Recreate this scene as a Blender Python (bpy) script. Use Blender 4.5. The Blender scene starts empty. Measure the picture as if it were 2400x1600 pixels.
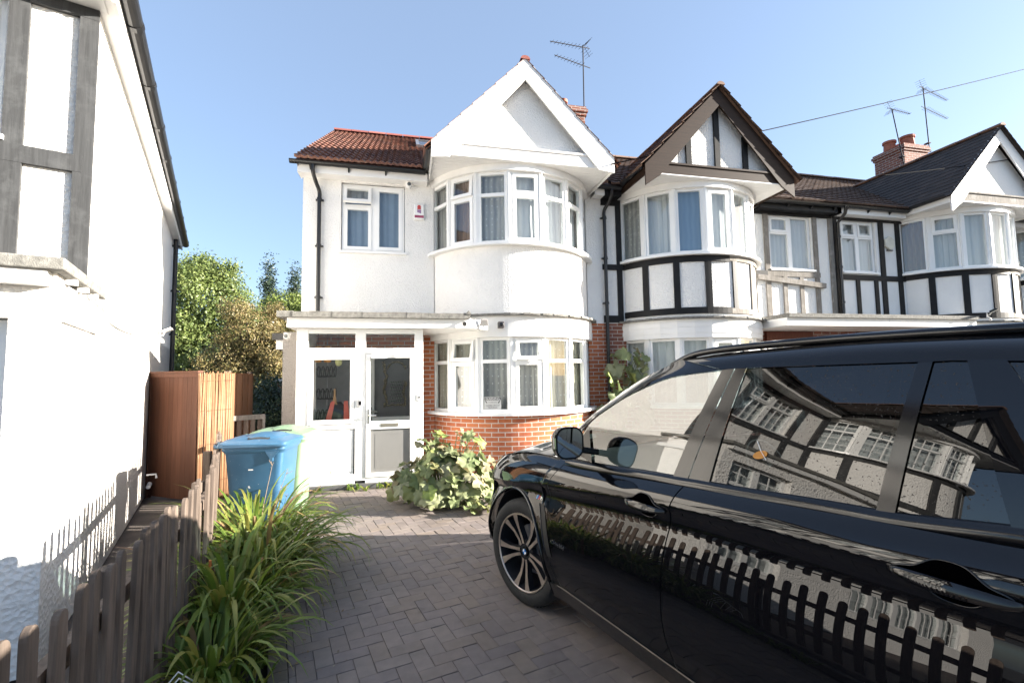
import bpy, bmesh, math, random
from math import sin, cos, pi, sqrt, radians, atan2
from mathutils import Vector, Matrix

random.seed(7)
SC = bpy.context.scene
COL = SC.collection

# ------------------------------------------------------------------ camera
CAM_H = 1.63
PITCH, ROLL, YAW = radians(4.05), radians(-0.92), radians(13.0)
fw = Vector((sin(YAW) * cos(PITCH), cos(YAW) * cos(PITCH), sin(PITCH)))
r0 = Vector((cos(YAW), -sin(YAW), 0)); u0 = r0.cross(fw)
rt = cos(ROLL) * r0 + sin(ROLL) * u0
up = -sin(ROLL) * r0 + cos(ROLL) * u0
cam = bpy.data.cameras.new('camera'); cam_o = bpy.data.objects.new('camera', cam); COL.objects.link(cam_o)
cam.sensor_width = 36; cam.lens = 36 * 1080 / 2400; cam.clip_start = 0.05; cam.clip_end = 3000
cam_o.matrix_world = Matrix(((rt.x, up.x, -fw.x, 0), (rt.y, up.y, -fw.y, 0), (rt.z, up.z, -fw.z, CAM_H), (0, 0, 0, 1)))
SC.camera = cam_o

# ------------------------------------------------------------------ light
SUN_EL, SUN_AZ = radians(16.0), radians(14.0)      # azimuth: degrees in front of the +X axis
sdir = Vector((cos(SUN_EL) * cos(SUN_AZ), -cos(SUN_EL) * sin(SUN_AZ), sin(SUN_EL)))
w = bpy.data.worlds.new('World'); SC.world = w; w.use_nodes = True
nt = w.node_tree; bg = nt.nodes['Background']
sky = nt.nodes.new('ShaderNodeTexSky'); sky.sky_type = 'NISHITA'; sky.sun_disc = False
sky.sun_elevation = SUN_EL; sky.sun_rotation = pi / 2 + SUN_AZ
sky.air_density = 1.0; sky.dust_density = 1.4; sky.ozone_density = 2.6
sky_mix = nt.nodes.new('ShaderNodeMix'); sky_mix.data_type = 'RGBA'; sky_mix.inputs[0].default_value = 0.56      # flat pale blue mixed in, evens out the sky gradient
sky_mix.inputs[7].default_value = (0.95, 1.19, 1.62, 1)
nt.links.new(sky.outputs[0], sky_mix.inputs[6]); nt.links.new(sky_mix.outputs[2], bg.inputs['Color']); bg.inputs['Strength'].default_value = 0.093
sun = bpy.data.lights.new('sun', 'SUN'); sun.energy = 5.0; sun.angle = radians(0.5); sun.color = (1.0, 0.93, 0.83)
sun_o = bpy.data.objects.new('sun', sun); COL.objects.link(sun_o)
sun_o.rotation_euler = sdir.to_track_quat('Z', 'Y').to_euler(); sun_o.location = (20, -4, 12)
SC.view_settings.view_transform = 'Standard'; SC.view_settings.look = 'None'
SC.view_settings.exposure = 2.34; SC.view_settings.gamma = 1.0
SC.cycles.max_bounces = 8; SC.cycles.transparent_max_bounces = 16
SC.cycles.sample_clamp_indirect = 8

# ------------------------------------------------------------------ helpers
def tag(o, label=None, cat=None, group=None, kind=None):
    if label: o['label'] = label
    if cat: o['category'] = cat
    if group: o['group'] = group
    if kind: o['kind'] = kind
    return o

def empty(name, loc=(0, 0, 0), rz=0.0, label=None, cat=None, group=None):
    o = bpy.data.objects.new(name, None); COL.objects.link(o)
    o.location = loc; o.rotation_euler = (0, 0, rz); o.empty_display_size = 0.2
    return tag(o, label, cat, group)

def copy_tree(o, parent=None):
    c = o.copy(); COL.objects.link(c)
    if parent: c.parent = parent
    for ch in list(o.children): copy_tree(ch, c)
    return c

class MB:
    """collects shapes, builds them as one mesh object"""
    def __init__(s, M=None):
        s.v = []; s.f = []; s.uv = []; s.mi = []; s.M = [M or Matrix.Identity(4)]; s.cur = 0
    def push(s, M): s.M.append(s.M[-1] @ M); return s
    def pop(s): s.M.pop(); return s
    def add(s, vs, fs, uvs=None):
        b = len(s.v); M = s.M[-1]
        s.v += [M @ Vector(p) for p in vs]
        for i, f in enumerate(fs):
            s.f.append([b + k for k in f]); s.mi.append(s.cur)
            s.uv.append(uvs[i] if uvs else None)
        return s
    def box(s, a, b):
        (x0, y0, z0), (x1, y1, z1) = a, b
        if x0 > x1: x0, x1 = x1, x0
        if y0 > y1: y0, y1 = y1, y0
        if z0 > z1: z0, z1 = z1, z0
        vs = [(x0, y0, z0), (x1, y0, z0), (x1, y1, z0), (x0, y1, z0), (x0, y0, z1), (x1, y0, z1), (x1, y1, z1), (x0, y1, z1)]
        fs = [(0, 3, 2, 1), (4, 5, 6, 7), (0, 1, 5, 4), (1, 2, 6, 5), (2, 3, 7, 6), (3, 0, 4, 7)]
        uvs = []
        for f in fs:
            P = [vs[k] for k in f]
            n = (Vector(P[1]) - Vector(P[0])).cross(Vector(P[2]) - Vector(P[0]))
            ax = max(range(3), key=lambda k: abs(n[k]))
            uvs.append([(p[1], p[2]) if ax == 0 else (p[0], p[2]) if ax == 1 else (p[0], p[1]) for p in P])
        return s.add(vs, fs, uvs)
    def quad(s, a, b, c, d, uv=None): return s.add([a, b, c, d], [(0, 1, 2, 3)], [uv] if uv else None)
    def prism(s, poly, d):
        """poly: 3-D loop, d: extrusion vector"""
        n = len(poly); d = Vector(d); P = [Vector(p) for p in poly]
        vs = P + [p + d for p in P]
        fs = [tuple(reversed(range(n))), tuple(range(n, 2 * n))] + [(i, (i + 1) % n, n + (i + 1) % n, n + i) for i in range(n)]
        return s.add(vs, fs)
    def tube(s, pts, r, n=8, caps=True):
        P = [Vector(p) for p in pts]; R = r if hasattr(r, '__len__') else [r] * len(P)
        vs = []; prev = None
        for i, p in enumerate(P):
            t = (P[min(i + 1, len(P) - 1)] - P[max(i - 1, 0)]).normalized()
            if prev is None:
                a = Vector((0, 0, 1)) if abs(t.z) < 0.9 else Vector((1, 0, 0))
                e1 = t.cross(a).normalized()
            else:
                e1 = (prev - t * prev.dot(t)).normalized()
            prev = e1; e2 = t.cross(e1)
            vs += [p + R[i] * (cos(2 * pi * k / n) * e1 + sin(2 * pi * k / n) * e2) for k in range(n)]
        fs = []
        for i in range(len(P) - 1):
            for k in range(n):
                a, b = i * n + k, i * n + (k + 1) % n
                fs.append((a, b, b + n, a + n))
        if caps: fs += [tuple(reversed(range(n))), tuple(range((len(P) - 1) * n, len(P) * n))]
        return s.add(vs, fs)
    def lathe(s, prof, n=32, axis='Z', a0=0.0, a1=2 * pi):
        """prof: list of (radius, height)"""
        full = abs(a1 - a0 - 2 * pi) < 1e-6
        m = n if full else n + 1
        vs = []
        for (r, h) in prof:
            for k in range(m):
                a = a0 + (a1 - a0) * k / n
                x, y = r * cos(a), r * sin(a)
                vs.append((x, y, h) if axis == 'Z' else (x, h, y) if axis == 'Y' else (h, x, y))
        fs = []
        for i in range(len(prof) - 1):
            for k in range(n):
                k2 = (k + 1) % m if full else k + 1
                fs.append((i * m + k, i * m + k2, (i + 1) * m + k2, (i + 1) * m + k))
        return s.add(vs, fs)
    def grid(s, fn, nu, nv, uvfn=None):
        vs = [fn(i / nu, j / nv) for j in range(nv + 1) for i in range(nu + 1)]
        fs = []; uvs = [] if uvfn else None
        for j in range(nv):
            for i in range(nu):
                a = j * (nu + 1) + i
                fs.append((a, a + 1, a + nu + 2, a + nu + 1))
                if uvfn: uvs.append([uvfn(i / nu, j / nv), uvfn((i + 1) / nu, j / nv), uvfn((i + 1) / nu, (j + 1) / nv), uvfn(i / nu, (j + 1) / nv)])
        return s.add(vs, fs, uvs)
    def arc(s, r0_, r1_, z0, z1, a0, a1, n, cx=0.0, cy=0.0):
        """curved wall, angle measured from -Y, outer radius r1_"""
        for k in range(n):
            A, B = a0 + (a1 - a0) * k / n, a0 + (a1 - a0) * (k + 1) / n
            p = lambda r, a, z: (cx + r * sin(a), cy - r * cos(a), z)
            vs = [p(r1_, A, z0), p(r1_, B, z0), p(r1_, B, z1), p(r1_, A, z1), p(r0_, A, z0), p(r0_, B, z0), p(r0_, B, z1), p(r0_, A, z1)]
            uA, uB = A * r1_ + 3, B * r1_ + 3
            fs = [(0, 1, 2, 3), (5, 4, 7, 6), (3, 2, 6, 7), (4, 5, 1, 0)]
            uvs = [[(uA, z0), (uB, z0), (uB, z1), (uA, z1)], [(uB, z0), (uA, z0), (uA, z1), (uB, z1)]] + [[(uA, r1_), (uB, r1_), (uB, r0_), (uA, r0_)]] * 2
            if k == 0: fs.append((0, 3, 7, 4)); uvs.append([(0, z0), (0, z1), (r1_ - r0_, z1), (r1_ - r0_, z0)])
            if k == n - 1: fs.append((1, 5, 6, 2)); uvs.append([(0, z0), (r1_ - r0_, z0), (r1_ - r0_, z1), (0, z1)])
            s.add(vs, fs, uvs)
        return s
    def build(s, name, mats, parent=None, smooth=False, bevel=0.0, recalc=True, sharp=None, subsurf=0):
        if not hasattr(mats, '__len__'): mats = [mats]
        vs = s.v; off = Vector((0, 0, 0))
        if parent is None and vs:
            xs = [p.x for p in vs]; ys = [p.y for p in vs]; zs = [p.z for p in vs]
            off = Vector(((min(xs) + max(xs)) / 2, (min(ys) + max(ys)) / 2, min(zs)))
            vs = [p - off for p in vs]
        me = bpy.data.meshes.new(name); me.from_pydata([tuple(p) for p in vs], [], s.f)
        if any(u for u in s.uv):
            L = me.uv_layers.new(name='UVMap').data; i = 0
            for f, u in zip(s.f, s.uv):
                for k in range(len(f)):
                    L[i].uv = u[k] if u else (0, 0); i += 1
        for m in mats: me.materials.append(m)
        if len(mats) > 1: me.polygons.foreach_set('material_index', s.mi)
        if recalc:
            bm = bmesh.new(); bm.from_mesh(me); bmesh.ops.recalc_face_normals(bm, faces=bm.faces); bm.to_mesh(me); bm.free()
        if smooth:
            me.polygons.foreach_set('use_smooth', [True] * len(me.polygons))
            if sharp:
                bm = bmesh.new(); bm.from_mesh(me)
                for e in bm.edges:
                    if len(e.link_faces) == 2 and e.calc_face_angle(0) > radians(sharp): e.smooth = False
                bm.to_mesh(me); bm.free()
        o = bpy.data.objects.new(name, me); COL.objects.link(o)
        if parent is not None: o.parent = parent
        o.location = off
        if bevel:
            md = o.modifiers.new('bevel', 'BEVEL'); md.width = bevel; md.segments = 2; md.limit_method = 'ANGLE'; md.angle_limit = radians(40)
        if subsurf:
            md = o.modifiers.new('subsurf', 'SUBSURF'); md.levels = subsurf; md.render_levels = subsurf
        me.update()
        return o

T = Matrix.Translation
def RZ(a): return Matrix.Rotation(a, 4, 'Z')
def RX(a): return Matrix.Rotation(a, 4, 'X')
def RY(a): return Matrix.Rotation(a, 4, 'Y')
def lerp(a, b, t): return a + (b - a) * t
def interp(tab, x):
    if x <= tab[0][0]: return tab[0][1]
    for (a, va), (b, vb) in zip(tab, tab[1:]):
        if x <= b:
            t = (x - a) / (b - a); t2 = t * t * (3 - 2 * t) * 0.5 + t * 0.5
            return va + (vb - va) * t2
    return tab[-1][1]
def spline(tab, x):
    if x <= tab[0][0]: return tab[0][1]
    if x >= tab[-1][0]: return tab[-1][1]
    n = len(tab)
    def tg(i):
        if i == 0: return (tab[1][1] - tab[0][1]) / (tab[1][0] - tab[0][0])
        if i == n - 1: return (tab[-1][1] - tab[-2][1]) / (tab[-1][0] - tab[-2][0])
        a = (tab[i][1] - tab[i - 1][1]) / (tab[i][0] - tab[i - 1][0]); b = (tab[i + 1][1] - tab[i][1]) / (tab[i + 1][0] - tab[i][0])
        ha, hb = tab[i][0] - tab[i - 1][0], tab[i + 1][0] - tab[i][0]
        return (a * hb + b * ha) / (ha + hb)
    for i in range(n - 1):
        if x <= tab[i + 1][0]:
            h = tab[i + 1][0] - tab[i][0]; t = (x - tab[i][0]) / h; t2, t3 = t * t, t * t * t
            return (2 * t3 - 3 * t2 + 1) * tab[i][1] + (t3 - 2 * t2 + t) * h * tg(i) + (-2 * t3 + 3 * t2) * tab[i + 1][1] + (t3 - t2) * h * tg(i + 1)
def polyline(P, n):
    """resample a polyline smoothly into n+1 points"""
    P = [Vector(p) for p in P]; out = []
    m = len(P) - 1
    for i in range(n + 1):
        t = i / n * m; k = min(int(t), m - 1); f = t - k
        p0 = P[max(k - 1, 0)]; p1 = P[k]; p2 = P[k + 1]; p3 = P[min(k + 2, m)]
        out.append(0.5 * ((2 * p1) + (p2 - p0) * f + (2 * p0 - 5 * p1 + 4 * p2 - p3) * f * f + (3 * p1 - p0 - 3 * p2 + p3) * f ** 3))
    return out

# ------------------------------------------------------------------ materials
class N:
    def __init__(s, name):
        s.m = bpy.data.materials.new(name); s.m.use_nodes = True; s.t = s.m.node_tree
        s.b = s.t.nodes['Principled BSDF']; s.out = s.t.nodes['Material Output']
    def n(s, ty, **kw):
        x = s.t.nodes.new(ty)
        for k, v in kw.items(): setattr(x, k, v)
        return x
    def l(s, a, b): s.t.links.new(a, b); return s
    def coord(s, which='Object', scale=(1, 1, 1)):
        c = s.n('ShaderNodeTexCoord'); mp = s.n('ShaderNodeMapping'); mp.inputs['Scale'].default_value = scale
        s.l(c.outputs[which], mp.inputs[0]); return mp.outputs[0]
    def noise(s, vec, scale, detail=4, rough=0.55):
        x = s.n('ShaderNodeTexNoise'); x.inputs['Scale'].default_value = scale; x.inputs['Detail'].default_value = detail; x.inputs['Roughness'].default_value = rough
        s.l(vec, x.inputs['Vector']); return x.outputs['Fac']
    def ramp(s, fac, stops):
        x = s.n('ShaderNodeValToRGB'); e = x.color_ramp.elements
        while len(e) < len(stops): e.new(0.5)
        for i, (p, c) in enumerate(stops): e[i].position = p; e[i].color = (c[0], c[1], c[2], 1)
        s.l(fac, x.inputs[0]); return x.outputs[0]
    def mix(s, fac, a, b, mode='MIX'):
        x = s.n('ShaderNodeMix'); x.data_type = 'RGBA'; x.blend_type = mode
        for inp, val in ((x.inputs[0], fac), (x.inputs[6], a), (x.inputs[7], b)):
            if hasattr(val, 'is_linked') or hasattr(val, 'links'): s.l(val, inp)
            elif isinstance(val, (int, float)): inp.default_value = val
            else: inp.default_value = (val[0], val[1], val[2], 1)
        return x.outputs[2]
    def bump(s, h, strength=0.5, dist=0.01, prev=None):
        x = s.n('ShaderNodeBump'); x.inputs['Strength'].default_value = strength; x.inputs['Distance'].default_value = dist
        s.l(h, x.inputs['Height'])
        if prev is not None: s.l(prev, x.inputs['Normal'])
        return x.outputs[0]
    def set(s, color=None, rough=None, normal=None, metal=None, **kw):
        b = s.b
        for key, val in (('Base Color', color), ('Roughness', rough), ('Normal', normal), ('Metallic', metal)):
            if val is None: continue
            if hasattr(val, 'links'): s.l(val, b.inputs[key])
            elif isinstance(val, (int, float)): b.inputs[key].default_value = val
            else: b.inputs[key].default_value = (val[0], val[1], val[2], 1)
        for k, v in kw.items(): b.inputs[k.replace('_', ' ')].default_value = v
        return s.m

def m_plain(name, c, rough=0.5, var=0.12, scale=6.0, bump=0.0, bscale=60, metal=0.0, coat=0.0, spec=0.5):
    n = N(name); v = n.coord()
    f = n.noise(v, scale)
    col = n.ramp(f, [(0.3, [x * (1 - var) for x in c]), (0.7, [min(1, x * (1 + var)) for x in c])])
    nm = n.bump(n.noise(v, bscale), bump, 0.004) if bump else None
    return n.set(col, rough, nm, metal, Coat_Weight=coat, Coat_Roughness=0.05, Specular_IOR_Level=spec)

def m_render(name, c=(0.80, 0.79, 0.77), strength=0.6, scale=42.0):
    n = N(name); v = n.coord()
    vo = n.n('ShaderNodeTexVoronoi'); vo.inputs['Scale'].default_value = scale; vo.inputs['Randomness'].default_value = 1.0
    n.l(v, vo.inputs['Vector'])
    a = n.noise(v, scale * 0.8, 6, 0.7)
    b1 = n.bump(vo.outputs['Distance'], strength, 0.012)
    b2 = n.bump(a, strength * 1.0, 0.010, b1)
    st = n.noise(v, 1.3, 5, 0.6)
    col = n.ramp(st, [(0.25, [x * 0.90 for x in c]), (0.6, c)])
    vm = n.coord('Object', (9, 9, 0.8)); streak = n.noise(vm, 1.0, 4)
    col = n.mix(n.ramp(streak, [(0.62, (0, 0, 0)), (0.85, (0.3, 0.3, 0.3))]), col, (0.52, 0.50, 0.45))
    return n.set(col, 0.85, b2)

def m_brick(name, cols, mortar=(0.55, 0.51, 0.46)):
    n = N(name); v = n.coord('UV')
    b = n.n('ShaderNodeTexBrick'); b.offset = 0.5
    b.inputs['Scale'].default_value = 1.0; b.inputs['Brick Width'].default_value = 0.225; b.inputs['Row Height'].default_value = 0.075
    b.inputs['Mortar Size'].default_value = 0.007; b.inputs['Mortar Smooth'].default_value = 0.15; b.inputs['Bias'].default_value = 0.0
    b.inputs['Color1'].default_value = (*cols[0], 1); b.inputs['Color2'].default_value = (*cols[1], 1); b.inputs['Mortar'].default_value = (*mortar, 1)
    n.l(v, b.inputs['Vector'])
    v2 = n.coord()
    g = n.noise(v2, 9, 5); fine = n.noise(v2, 120, 4)
    col = n.mix(n.ramp(g, [(0.35, (0, 0, 0)), (0.75, (0.55, 0.55, 0.55))]), b.outputs['Color'], cols[2], 'MIX')
    col = n.mix(b.outputs['Fac'], col, mortar)
    col = n.mix(0.25, col, n.ramp(fine, [(0.3, (0.6, 0.6, 0.6)), (0.7, (1, 1, 1))]), 'MULTIPLY')
    inv = n.n('ShaderNodeMath', operation='SUBTRACT'); inv.inputs[0].default_value = 1.0; n.l(b.outputs['Fac'], inv.inputs[1])
    nm = n.bump(fine, 0.35, 0.004, n.bump(inv.outputs[0], 0.8, 0.008))
    return n.set(col, 0.85, nm)

def m_island(name, cols, rough=0.7, lichen=None, bump=0.4, bscale=70, spec=0.5, stain=False):
    """per-piece colour variation (tiles, blocks, leaves)"""
    n = N(name); v = n.coord(); g = n.n('ShaderNodeNewGeometry')
    k = len(cols)
    col = n.ramp(g.outputs['Random Per Island'], [(i / max(1, k - 1), c) for i, c in enumerate(cols)])
    f = n.noise(v, 14, 5)
    col = n.mix(0.5, col, n.ramp(f, [(0.3, (0.72, 0.72, 0.72)), (0.7, (1.1, 1.1, 1.1))]), 'MULTIPLY')
    if lichen:
        col = n.mix(n.ramp(n.noise(v, lichen[1], 6, 0.7), [(lichen[2], (0, 0, 0)), (lichen[2] + 0.12, (0.8, 0.8, 0.8))]), col, lichen[0])
    if stain:
        col = n.mix(1.0, col, n.ramp(n.noise(v, 0.9, 5, 0.6), [(0.28, (0.80, 0.80, 0.79)), (0.5, (1, 1, 1)), (0.75, (1.10, 1.09, 1.07))]), 'MULTIPLY')
        col = n.mix(n.ramp(n.noise(v, 3.1, 4, 0.6), [(0.64, (0, 0, 0)), (0.74, (0.5, 0.5, 0.5))]), col, (0.055, 0.052, 0.045))
    nm = n.bump(n.noise(v, bscale, 5), bump, 0.004)
    return n.set(col, rough, nm, Specular_IOR_Level=spec)

def m_leaf(name, cols, trans=0.35, rough=0.5):
    n = N(name); g = n.n('ShaderNodeNewGeometry'); v = n.coord()
    k = len(cols)
    col = n.ramp(g.outputs['Random Per Island'], [(i / max(1, k - 1), c) for i, c in enumerate(cols)])
    col = n.mix(0.6, col, n.ramp(n.noise(v, 1.1, 3), [(0.3, (0.65, 0.65, 0.65)), (0.7, (1.25, 1.25, 1.15))]), 'MULTIPLY')
    n.set(col, rough)
    tr = n.n('ShaderNodeBsdfTranslucent'); n.l(col, tr.inputs['Color'])
    mx = n.n('ShaderNodeMixShader'); mx.inputs[0].default_value = trans
    n.l(n.b.outputs[0], mx.inputs[1]); n.l(tr.outputs[0], mx.inputs[2]); n.l(mx.outputs[0], n.out.inputs['Surface'])
    return n.m

def m_glass(name, tint, f0, ripple=0.0, film=0.0):
    n = N(name)
    tr = n.n('ShaderNodeBsdfTransparent'); tr.inputs['Color'].default_value = (*tint, 1)
    gl = n.n('ShaderNodeBsdfGlossy'); gl.inputs['Roughness'].default_value = 0.0
    lw = n.n('ShaderNodeLayerWeight'); lw.inputs['Blend'].default_value = 0.5
    pw = n.n('ShaderNodeMath', operation='POWER'); pw.inputs[1].default_value = 5.0; n.l(lw.outputs['Facing'], pw.inputs[0])
    ma = n.n('ShaderNodeMath', operation='MULTIPLY_ADD'); ma.inputs[1].default_value = 1 - f0; ma.inputs[2].default_value = f0
    n.l(pw.outputs[0], ma.inputs[0])
    if ripple:
        nm = n.bump(n.noise(n.coord(), 1.6, 1), ripple, 0.05); n.l(nm, gl.inputs['Normal'])
    mx = n.n('ShaderNodeMixShader'); n.l(ma.outputs[0], mx.inputs[0]); n.l(tr.outputs[0], mx.inputs[1]); n.l(gl.outputs[0], mx.inputs[2])
    last = mx.outputs[0]
    if film:
        df = n.n('ShaderNodeBsdfDiffuse'); df.inputs['Color'].default_value = (0.05, 0.045, 0.04, 1)
        m2 = n.n('ShaderNodeMixShader'); v = n.coord()
        n.l(n.ramp(n.noise(v, 130, 1), [(0.66, (film, film, film)), (0.70, (0.8, 0.8, 0.8))]), m2.inputs[0])
        n.l(last, m2.inputs[1]); n.l(df.outputs[0], m2.inputs[2]); last = m2.outputs[0]
    n.l(last, n.out.inputs['Surface'])
    return n.m

def m_wood(name, c, rough=0.7, axis='Z', contrast=0.35, weather=None):
    n = N(name)
    sc = {'Z': (14, 14, 0.9), 'X': (0.9, 14, 14), 'Y': (14, 0.9, 14)}[axis]
    v = n.coord('Object', sc); f = n.noise(v, 3.0, 6, 0.65)
    col = n.ramp(f, [(0.25, [x * (1 - contrast) for x in c]), (0.5, c), (0.75, [min(1, x * (1 + contrast)) for x in c])])
    g = n.n('ShaderNodeNewGeometry')
    col = n.mix(0.55, col, n.ramp(g.outputs['Random Per Island'], [(0, (0.65, 0.63, 0.62)), (1, (1.15, 1.12, 1.1))]), 'MULTIPLY')
    if weather:
        v2 = n.coord()
        col = n.mix(n.ramp(n.noise(v2, 5, 6, 0.7), [(0.5, (0, 0, 0)), (0.7, (0.7, 0.7, 0.7))]), col, weather)
    return n.set(col, rough, n.bump(f, 0.35, 0.004), Specular_IOR_Level=0.2)

WHITE = m_render('white_pebbledash')
WHITE_SMOOTH = m_render('white_smooth_render', (0.80, 0.79, 0.77), 0.25, 30)
GREY_RENDER = m_render('grey_render', (0.30, 0.28, 0.26), 0.5)
UPVC = m_plain('white_upvc', (0.80, 0.80, 0.79), 0.28, 0.02, 2.0)
WHITE_PAINT = m_plain('white_painted_board', (0.78, 0.77, 0.75), 0.45, 0.05, 3.0, 0.1, 30)
BRICK = m_brick('orange_red_brick', [(0.46, 0.135, 0.05), (0.34, 0.085, 0.04), (0.52, 0.20, 0.08)])
BRICK_DARK = m_brick('dark_red_brick', [(0.23, 0.075, 0.045), (0.16, 0.05, 0.035), (0.28, 0.11, 0.06)], (0.45, 0.42, 0.38))
BLACK_PAINT = m_plain('black_painted_timber', (0.012, 0.012, 0.013), 0.55, 0.3, 5.0, 0.3, 40, spec=0.2)
GREY_TIMBER = m_wood('weathered_grey_timber', (0.20, 0.185, 0.165), 0.85, 'Z', 0.4, (0.36, 0.34, 0.32))
DARK_GREY_TIMBER = m_wood('grey_black_timber', (0.050, 0.052, 0.054), 0.7, 'Z', 0.35, (0.085, 0.088, 0.09))  # dark grey base with slightly lighter patches
BROWN_BOARD = m_wood('brown_bargeboard', (0.026, 0.015, 0.010), 0.6, 'X', 0.4)
BLACK_PLASTIC = m_plain('black_plastic', (0.012, 0.012, 0.013), 0.35, 0.2, 8)
TILE_RED = m_island('red_pantile', [(0.17, 0.068, 0.044), (0.11, 0.048, 0.037), (0.21, 0.090, 0.058), (0.14, 0.066, 0.050)], 0.75, ((0.26, 0.21, 0.14), 14, 0.56), 0.3)
TILE_BROWN = m_island('brown_concrete_tile', [(0.105, 0.062, 0.042), (0.075, 0.045, 0.034), (0.13, 0.075, 0.05)], 0.85, ((0.20, 0.18, 0.13), 12, 0.62), 0.5)
TILE_DARK = m_island('dark_concrete_tile', [(0.052, 0.039, 0.034), (0.036, 0.028, 0.025), (0.068, 0.050, 0.042)], 0.85, ((0.18, 0.17, 0.15), 14, 0.66), 0.5)
RIDGE_RED = m_island('red_ridge_tile', [(0.30, 0.09, 0.07), (0.24, 0.075, 0.06), (0.34, 0.12, 0.095)], 0.75)
RIDGE_BROWN = m_island('brown_ridge_tile', [(0.17, 0.10, 0.075), (0.22, 0.14, 0.10)], 0.85)
FELT = m_plain('grey_roofing_felt', (0.17, 0.165, 0.15), 0.95, 0.35, 25, 0.9, 160)
GLASS = m_glass('house_glass', (0.86, 0.90, 0.90), 0.13, 0.03)
GLASS_CLEAR = m_glass('porch_glass', (0.92, 0.94, 0.93), 0.05, 0.03)
PORCH_PANEL = m_plain('grey_white_panel', (0.20, 0.197, 0.19), 0.35, 0.03)
DARK_ROOM = m_plain('dim_interior', (0.10, 0.095, 0.09), 0.9)
TERRACOTTA = m_plain('terracotta', (0.34, 0.11, 0.065), 0.8, 0.25, 10)
METAL = m_plain('galvanised_metal', (0.33, 0.33, 0.34), 0.4, 0.15, 20, metal=0.8)
METAL_DARK = N('dull_aerial_metal').set((0.05, 0.05, 0.056), 0.7, None, 0, Specular_IOR_Level=0.1)
CABLE = N('black_cable').set((0.012, 0.012, 0.014), 0.8, None, 0, Specular_IOR_Level=0.05)
CABLE_GREY = m_plain('grey_cable', (0.42, 0.40, 0.37), 0.6)
SILVER = m_plain('silver_handle', (0.62, 0.61, 0.59), 0.25, 0.05, 5, metal=0.9)

def m_curtain(name, c, c2, dots=True, trans=0.3):
    n = N(name); v = n.coord('UV')
    wv = n.n('ShaderNodeTexWave'); wv.inputs['Scale'].default_value = 3.2; wv.inputs['Distortion'].default_value = 1.6; wv.inputs['Detail'].default_value = 1
    n.l(v, wv.inputs['Vector'])
    col = n.mix(wv.outputs['Fac'], c, c2)
    if dots:
        vo = n.n('ShaderNodeTexVoronoi'); vo.inputs['Scale'].default_value = 11; vo.inputs['Randomness'].default_value = 0.15
        n.l(n.coord('UV', (1, 0.8, 1)), vo.inputs['Vector'])
        col = n.mix(n.ramp(vo.outputs['Distance'], [(0.09, (1, 1, 1)), (0.15, (0, 0, 0))]), col, (0.85, 0.84, 0.80))
    n.set(col, 0.9)
    tr = n.n('ShaderNodeBsdfTranslucent'); n.l(col, tr.inputs['Color'])
    mx = n.n('ShaderNodeMixShader'); mx.inputs[0].default_value = trans
    n.l(n.b.outputs[0], mx.inputs[1]); n.l(tr.outputs[0], mx.inputs[2]); n.l(mx.outputs[0], n.out.inputs['Surface'])
    return n.m
CURTAIN = m_curtain('grey_net_curtain', (0.42, 0.41, 0.40), (0.62, 0.60, 0.56))
CURTAIN_CREAM = m_curtain('cream_curtain', (0.62, 0.58, 0.47), (0.74, 0.71, 0.62))
CURTAIN_WHITE = m_curtain('white_net_curtain', (0.72, 0.73, 0.74), (0.80, 0.80, 0.80), False)
CURTAIN_BROWN = m_curtain('brown_curtain', (0.30, 0.20, 0.16), (0.40, 0.28, 0.22), False)
SKY_REFLECTION = m_curtain('sky_reflection_blue', (0.22, 0.36, 0.55), (0.26, 0.40, 0.58), False)  # sky reflected in one bay light, put into a sheet's colour

# ------------------------------------------------------------------ house building
BR, BCY = 1.62, 0.60                 # bay radius, centre behind the wall plane
FA = radians(20.5)                   # one bay facet
AMAX = FA * 3.5

def tiles(mb, P0, U, V, L, umin, umax, row=0.28, wave=0.108, amp=0.030, step=0.030, sub=4, per=2, rnd=None):
    P0, U, V = Vector(P0), Vector(U).normalized(), Vector(V).normalized()
    Nn = U.cross(V)
    if Nn.z < 0: Nn = -Nn
    rnd = rnd or random.Random(3)
    rows = int(math.ceil(L / row))
    for r in range(rows):
        v0 = r * row; v1 = min(L, v0 + row + 0.03); vm = min(L, v0 + row * 0.5) / L
        a, b = umin(vm), umax(vm)
        if b - a < 0.05: continue
        tw = wave * per; u = a
        while u < b - 0.01:
            ue = min(u + tw, b); n = sub * per
            j = rnd.uniform(-0.004, 0.004)
            vs = []
            for (v, h) in ((v0 + j, -0.004), (v0 + j, step + rnd.uniform(0, 0.004)), (v1, 0.0)):
                for k in range(n + 1):
                    uu = u + (ue - u) * k / n
                    pr = amp * (0.5 + 0.5 * cos(2 * pi * (uu - a) / wave))
                    hh = h + pr if h >= 0 else pr * 0.5 - 0.004
                    vs.append(P0 + U * uu + V * v + Nn * hh)
            fs = []
            for q in range(2):
                for k in range(n):
                    c = q * (n + 1) + k
                    fs.append((c, c + 1, c + n + 2, c + n + 1))
            mb.add(vs, fs)
            u = ue

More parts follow.
